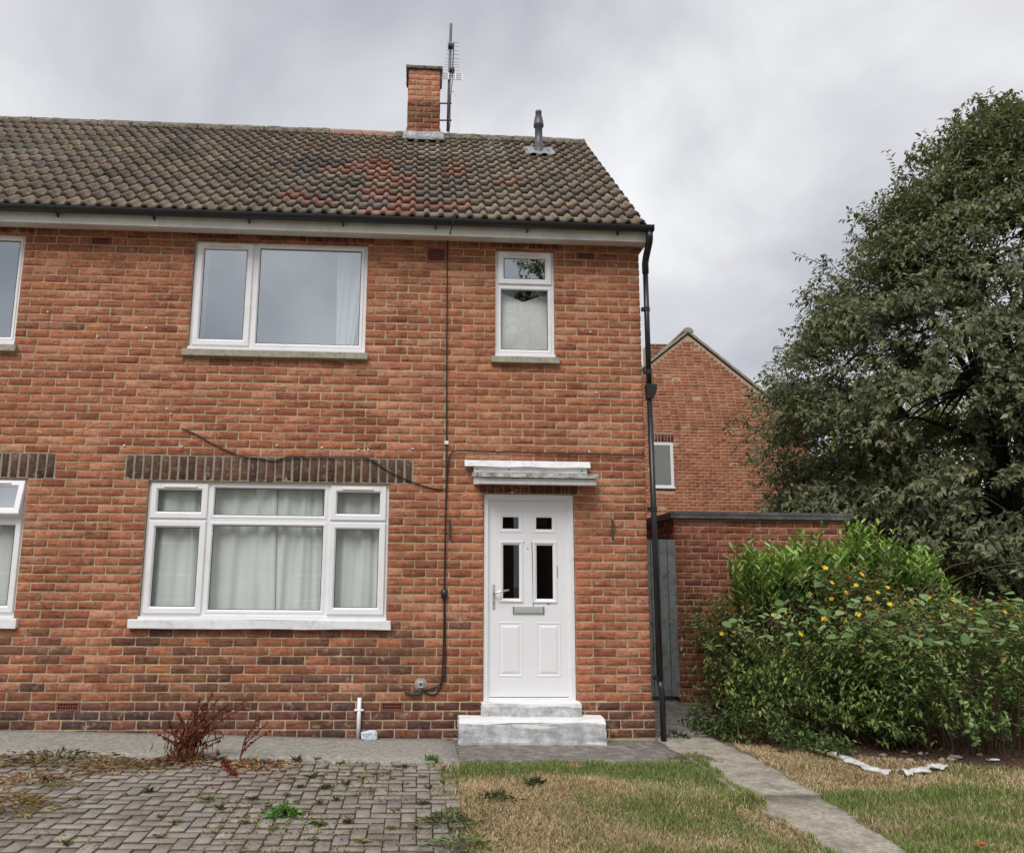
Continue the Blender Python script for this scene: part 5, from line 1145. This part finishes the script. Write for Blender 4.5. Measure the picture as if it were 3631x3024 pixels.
cell = np.round((x+1.98)/ux)*ux-1.98; alt = rng.random(n) < .5; x = np.where(alt, cell+rng.normal(0, .006, n), x); cy_ = np.round((y+1.075)/ux)*ux-1.075; y = np.where(alt, y, cy_+rng.normal(0, .006, n))
ll = rng.uniform(.012, .045, n); V, F, C = leaf_arrays(np.stack([x, y, gz(x, y)-.004], 1), rnd_dir(n)*np.array([1, 1, .2])+np.array([0, 0, .5]), rnd_dir(n)+np.array([0, 0, .5]), ll, ll*.22, pick([lin('#8C9460'), lin('#A08C62'), lin('#7A6648'), lin('#747E4C'), lin('#B09A70'), lin('#5E4A36')], n), .1, .2)
tag(obj('joint_growth', np_mesh('joint_growth', V, F, M['weed'], C)), 'tiny dry sprigs and moss filling the paving joints', 'sprigs', kind='stuff')
def clump(name, label, px, py, n, rad, h, cols, L, W=.2, cat='weed', flat=0.):
    p = gat(px, py); r = np.random.default_rng(int(px*7+py)); q = r.normal(0, 1, (n, 2))*rad; x, y = p[0]+q[:, 0], p[1]+q[:, 1]*.7; hh = h*np.exp(-(q**2).sum(1)/(2*(rad*1.1)**2))*r.uniform(.1, 1., n)
    ll = L*r.uniform(.5, 1.2, n); V, F, C = leaf_arrays(np.stack([x, y, gz(x, y)+.004+hh], 1), norm(np.stack([q[:, 0], q[:, 1], np.full(n, .04*(1-flat))], 1)+r.normal(0, .05, (n, 3))*.8), norm(np.array([0, 0, 1.])+r.normal(0, .5, (n, 3))), ll, ll*W, pick(cols, n, .18), .18, .25, True)
    tag(obj(name, np_mesh(name, V, F, M['weed'], C)), label, cat, kind=None if name == 'moss_cushion' else 'stuff')
clump('green_weed', 'bright green leafy weed in the middle of the block paving', 583, 1672, 170, .045, .06, [lin('#5F8A40'), lin('#6F9A4C'), lin('#4E7436')], .045, .5)
clump('green_weed', 'dark green dandelion-like weed at the corner of the slab', 885, 1562, 44, .022, .025, [lin('#5F7E48'), lin('#6E8C52')], .06, .22)
clump('moss_cushion', 'low green moss cushion on the paving at left', 112, 1613, 400, .07, .03, [lin('#6E7A42'), lin('#5E6E3A')], .012, .4, 'moss')
clump('dry_litter', 'heap of dry tan leaves right of the dead dock plant', 535, 1570, 420, .15, .035, [lin('#A8845E'), lin('#8A6244'), lin('#BF9E74'), lin('#6E4630')], .045, .4, 'dry leaves', 1.)
clump('dry_litter', 'dark brown dead leaves around the foot of the dead dock plant', 380, 1560, 420, .17, .03, [lin('#6A3E2A'), lin('#553020'), lin('#7E5038'), lin('#8E6A4A')], .045, .4, 'dry leaves', 1.)
clump('dry_grass_clump', 'straw coloured dead grass clump left of the dock plant', 230, 1573, 500, .17, .03, [lin('#BDA07A'), lin('#A58A62'), lin('#8E7450'), lin('#7A5E40')], .07, .10, 'dry grass')
clump('dry_weed', 'brown withered weeds along the slab edge at left', 120, 1558, 420, .26, .05, [lin('#6E5A38'), lin('#7E6A44'), lin('#5A4A30'), lin('#8A7A50')], .055, .3, 'weed')
clump('dry_weed', 'dry yellowish tuft on the paving in the left foreground', 10, 1660, 420, .16, .10, [lin('#A08A58'), lin('#8A744A'), lin('#7A6A40')], .06, .2, 'weed')
clump('dry_weed', 'tan dried weed on the paving below the moss cushion', 60, 1600, 320, .16, .03, [lin('#A8845E'), lin('#8A6A48'), lin('#BFA27A')], .05, .25, 'weed')
clump('edge_weed', 'dark green weeds spilling over the lawn edge in the foreground', 915, 1690, 330, .085, .08, [lin('#66724C'), lin('#565F40'), lin('#748054'), lin('#8A8460')], .045, .22, 'weed')
clump('edge_weed', 'green weeds at the bottom of the paving edge', 950, 1738, 260, .09, .07, [lin('#6E7E50'), lin('#7C9058'), lin('#606C48'), lin('#94906A')], .045, .22, 'weed')
clump('edge_weed', 'dark tuft on the straw-coloured strip of lawn', 1098, 1610, 70, .03, .05, [lin('#4A5236'), lin('#5A6240')], .06, .2, 'weed')
clump('edge_weed', 'low dark weed by the paving in the dry grass', 1020, 1638, 110, .06, .04, [lin('#4A5236'), lin('#5A6240')], .05, .25, 'weed')
clump('path_weed', 'small dark weed at the foot of the downpipe', 1385, 1512, 60, .05, .05, [lin('#39452E'), lin('#4A5838')], .06, .25, 'weed')
clump('corner_grass', 'green tuft where the dark slab meets the path', 1420, 1558, 420, .085, .05, [lin('#76864E'), lin('#86945A'), lin('#A8986E')], .042, .08, 'grass tuft')
clump('wall_grass', 'dry wispy grass behind the white pipe', 740, 1508, 150, .14, .10, [lin('#A8926A'), lin('#8A744E')], .10, .05, 'dry grass')
for k, (px, py, c) in enumerate([(1600, 1510, 'a'), (1690, 1515, 'b'), (1560, 1520, 'c')]):
    clump('dry_stalks', 'dry straw stalks at the shrub foot, '+{'a': 'middle clump', 'b': 'right clump', 'c': 'left clump'}[c], px, py, 130, .10, .26, [lin('#A08560'), lin('#8A6E4A'), lin('#75603C')], .12, .05, 'dry grass')
# dead dock plant
dp0 = gat(385, 1556); dock = empty('dead_dock_plant', tuple(dp0), label='rust-brown dead dock plant growing at the edge of the paving', cat='plant')
mb = MB(); parts = []
ST_ = [(437, 1415), (448, 1432), (505, 1435), (478, 1448), (420, 1445), (400, 1470), (365, 1462), (345, 1475), (325, 1490), (410, 1430), (428, 1470), (465, 1445), (352, 1500), (335, 1515), (455, 1510), (440, 1490), (390, 1490), (375, 1500), (412, 1500), (405, 1455), (550, 1480), (535, 1465)]
for k, (px, py) in enumerate(ST_*2):
    px += random.uniform(-9, 9)*(k >= len(ST_)); py += random.uniform(-4, 18)*(k >= len(ST_)); yb = dp0[1]+random.uniform(-.08, .08)
    b = np.array([dp0[0]+random.gauss(0, .055), yb, dp0[2]]); 
    if px > 530: b = gat(490, 1563)
    tip = at(px, py, Y=yb+random.uniform(-.1, .1)); mid_ = b*.5+tip*.5; mid_[0] = b[0]*.75+tip[0]*.25; pts = np.array(smooth_pts([b, mid_, tip], 8)); mb.tube(pts, [.0045]*len(pts), 5, cap=False)
    m_ = 60; s = rng.uniform(.38, 1., m_); ii = s*(len(pts)-1); i0 = np.clip(ii.astype(int), 0, len(pts)-2); q = pts[i0]+(pts[i0+1]-pts[i0])*(ii-i0)[:, None]
    ll = rng.uniform(.012, .026, m_); parts.append(leaf_arrays(q, rnd_dir(m_)+np.array([0, 0, -.1]), rnd_dir(m_), ll, ll*.6, pick([lin('#6E3422'), lin('#5A2A1C'), lin('#834230'), lin('#4A2418')], m_), .1, .0))
m_ = 150; q = np.stack([dp0[0]+rng.normal(0, .11, m_), dp0[1]+rng.normal(0, .06, m_), dp0[2]+rng.uniform(.03, .32, m_)], 1); ll = rng.uniform(.05, .12, m_)
parts.append(leaf_arrays(q, rnd_dir(m_)*.4+np.array([0, 0, -1.]), rnd_dir(m_), ll, ll*.16, pick([lin('#6E3A26'), lin('#5A2E20'), lin('#7E5038')], m_), .2, .1))
mb.build('stalks', M['dryweed'], dock); V, F, C = merge(parts); obj('seed_husks', np_mesh('seed_husks', V, F, M['weed'], C), dock)
a, b = gat(455, 1562), gat(482, 1596); m_ = 260; s = rng.random((m_, 1)); q = a*(1-s)+b*s+rng.normal(0, .018, (m_, 3))*np.array([1, 1, .4])+np.array([0, 0, .02]); ll = rng.uniform(.012, .03, m_)
V, F, C = leaf_arrays(q, rnd_dir(m_), rnd_dir(m_), ll, ll*.6, pick([lin('#6E2A1C'), lin('#5A2218'), lin('#803628')], m_), .1, 0.); tag(obj('fallen_seed_stalk', np_mesh('fallen_seed_stalk', V, F, M['weed'], C)), 'dark red broken seed stalk lying on the block paving', 'seed stalk')

# ------------------------------------------------------------------ across the street (seen only as reflections in the glass)
def street_house(x, label):
    t = empty('street_house', (x, -31, -.4), label=label, cat='house', group='houses across the street')
    m_ = simple('street_brick', (.20, .10, .07), .9, .2, 12, 0)
    MB().prism([(-36, -.6), (-29, -.6), (-29, 4.6), (-32.5, 7.2), (-36, 4.6)], 'x', x-5.5, x+5.5).build('wall', m_, t)
    r_ = MB().prism([(-36.5, 4.3), (-32.5, 7.3), (-28.5, 4.3), (-28.5, 4.45), (-32.5, 7.45), (-36.5, 4.45)], 'x', x-5.6, x+5.6).build('roof', M['slatepaint'], t)
    for dx in (-3.4, .2, 3.2):
        for z in (.6, 3.0): wd = MB().box(x+dx-.8, x+dx+.8, -29.0, -28.97, z, z+1.15).build('window', M['upvc'], t); MB().box(x+dx-.7, x+dx+.7, -28.969, -28.965, z+.1, z+1.05).build('pane', M['darkroom'], wd)
street_house(-16, 'brick house across the street, left one'); street_house(-3.5, 'brick house across the street, middle one'); street_house(9, 'brick house across the street, right one')
make_tree('street_tree', 'tree across the street behind the viewer', (2.6, -19.5, -.45), (2.9, -19.5, 8.2), (2.6, 2.4, 6.4), 1700, 9, .2, TC, holes=1.2, limbs=7, tr=.16, seed=9)
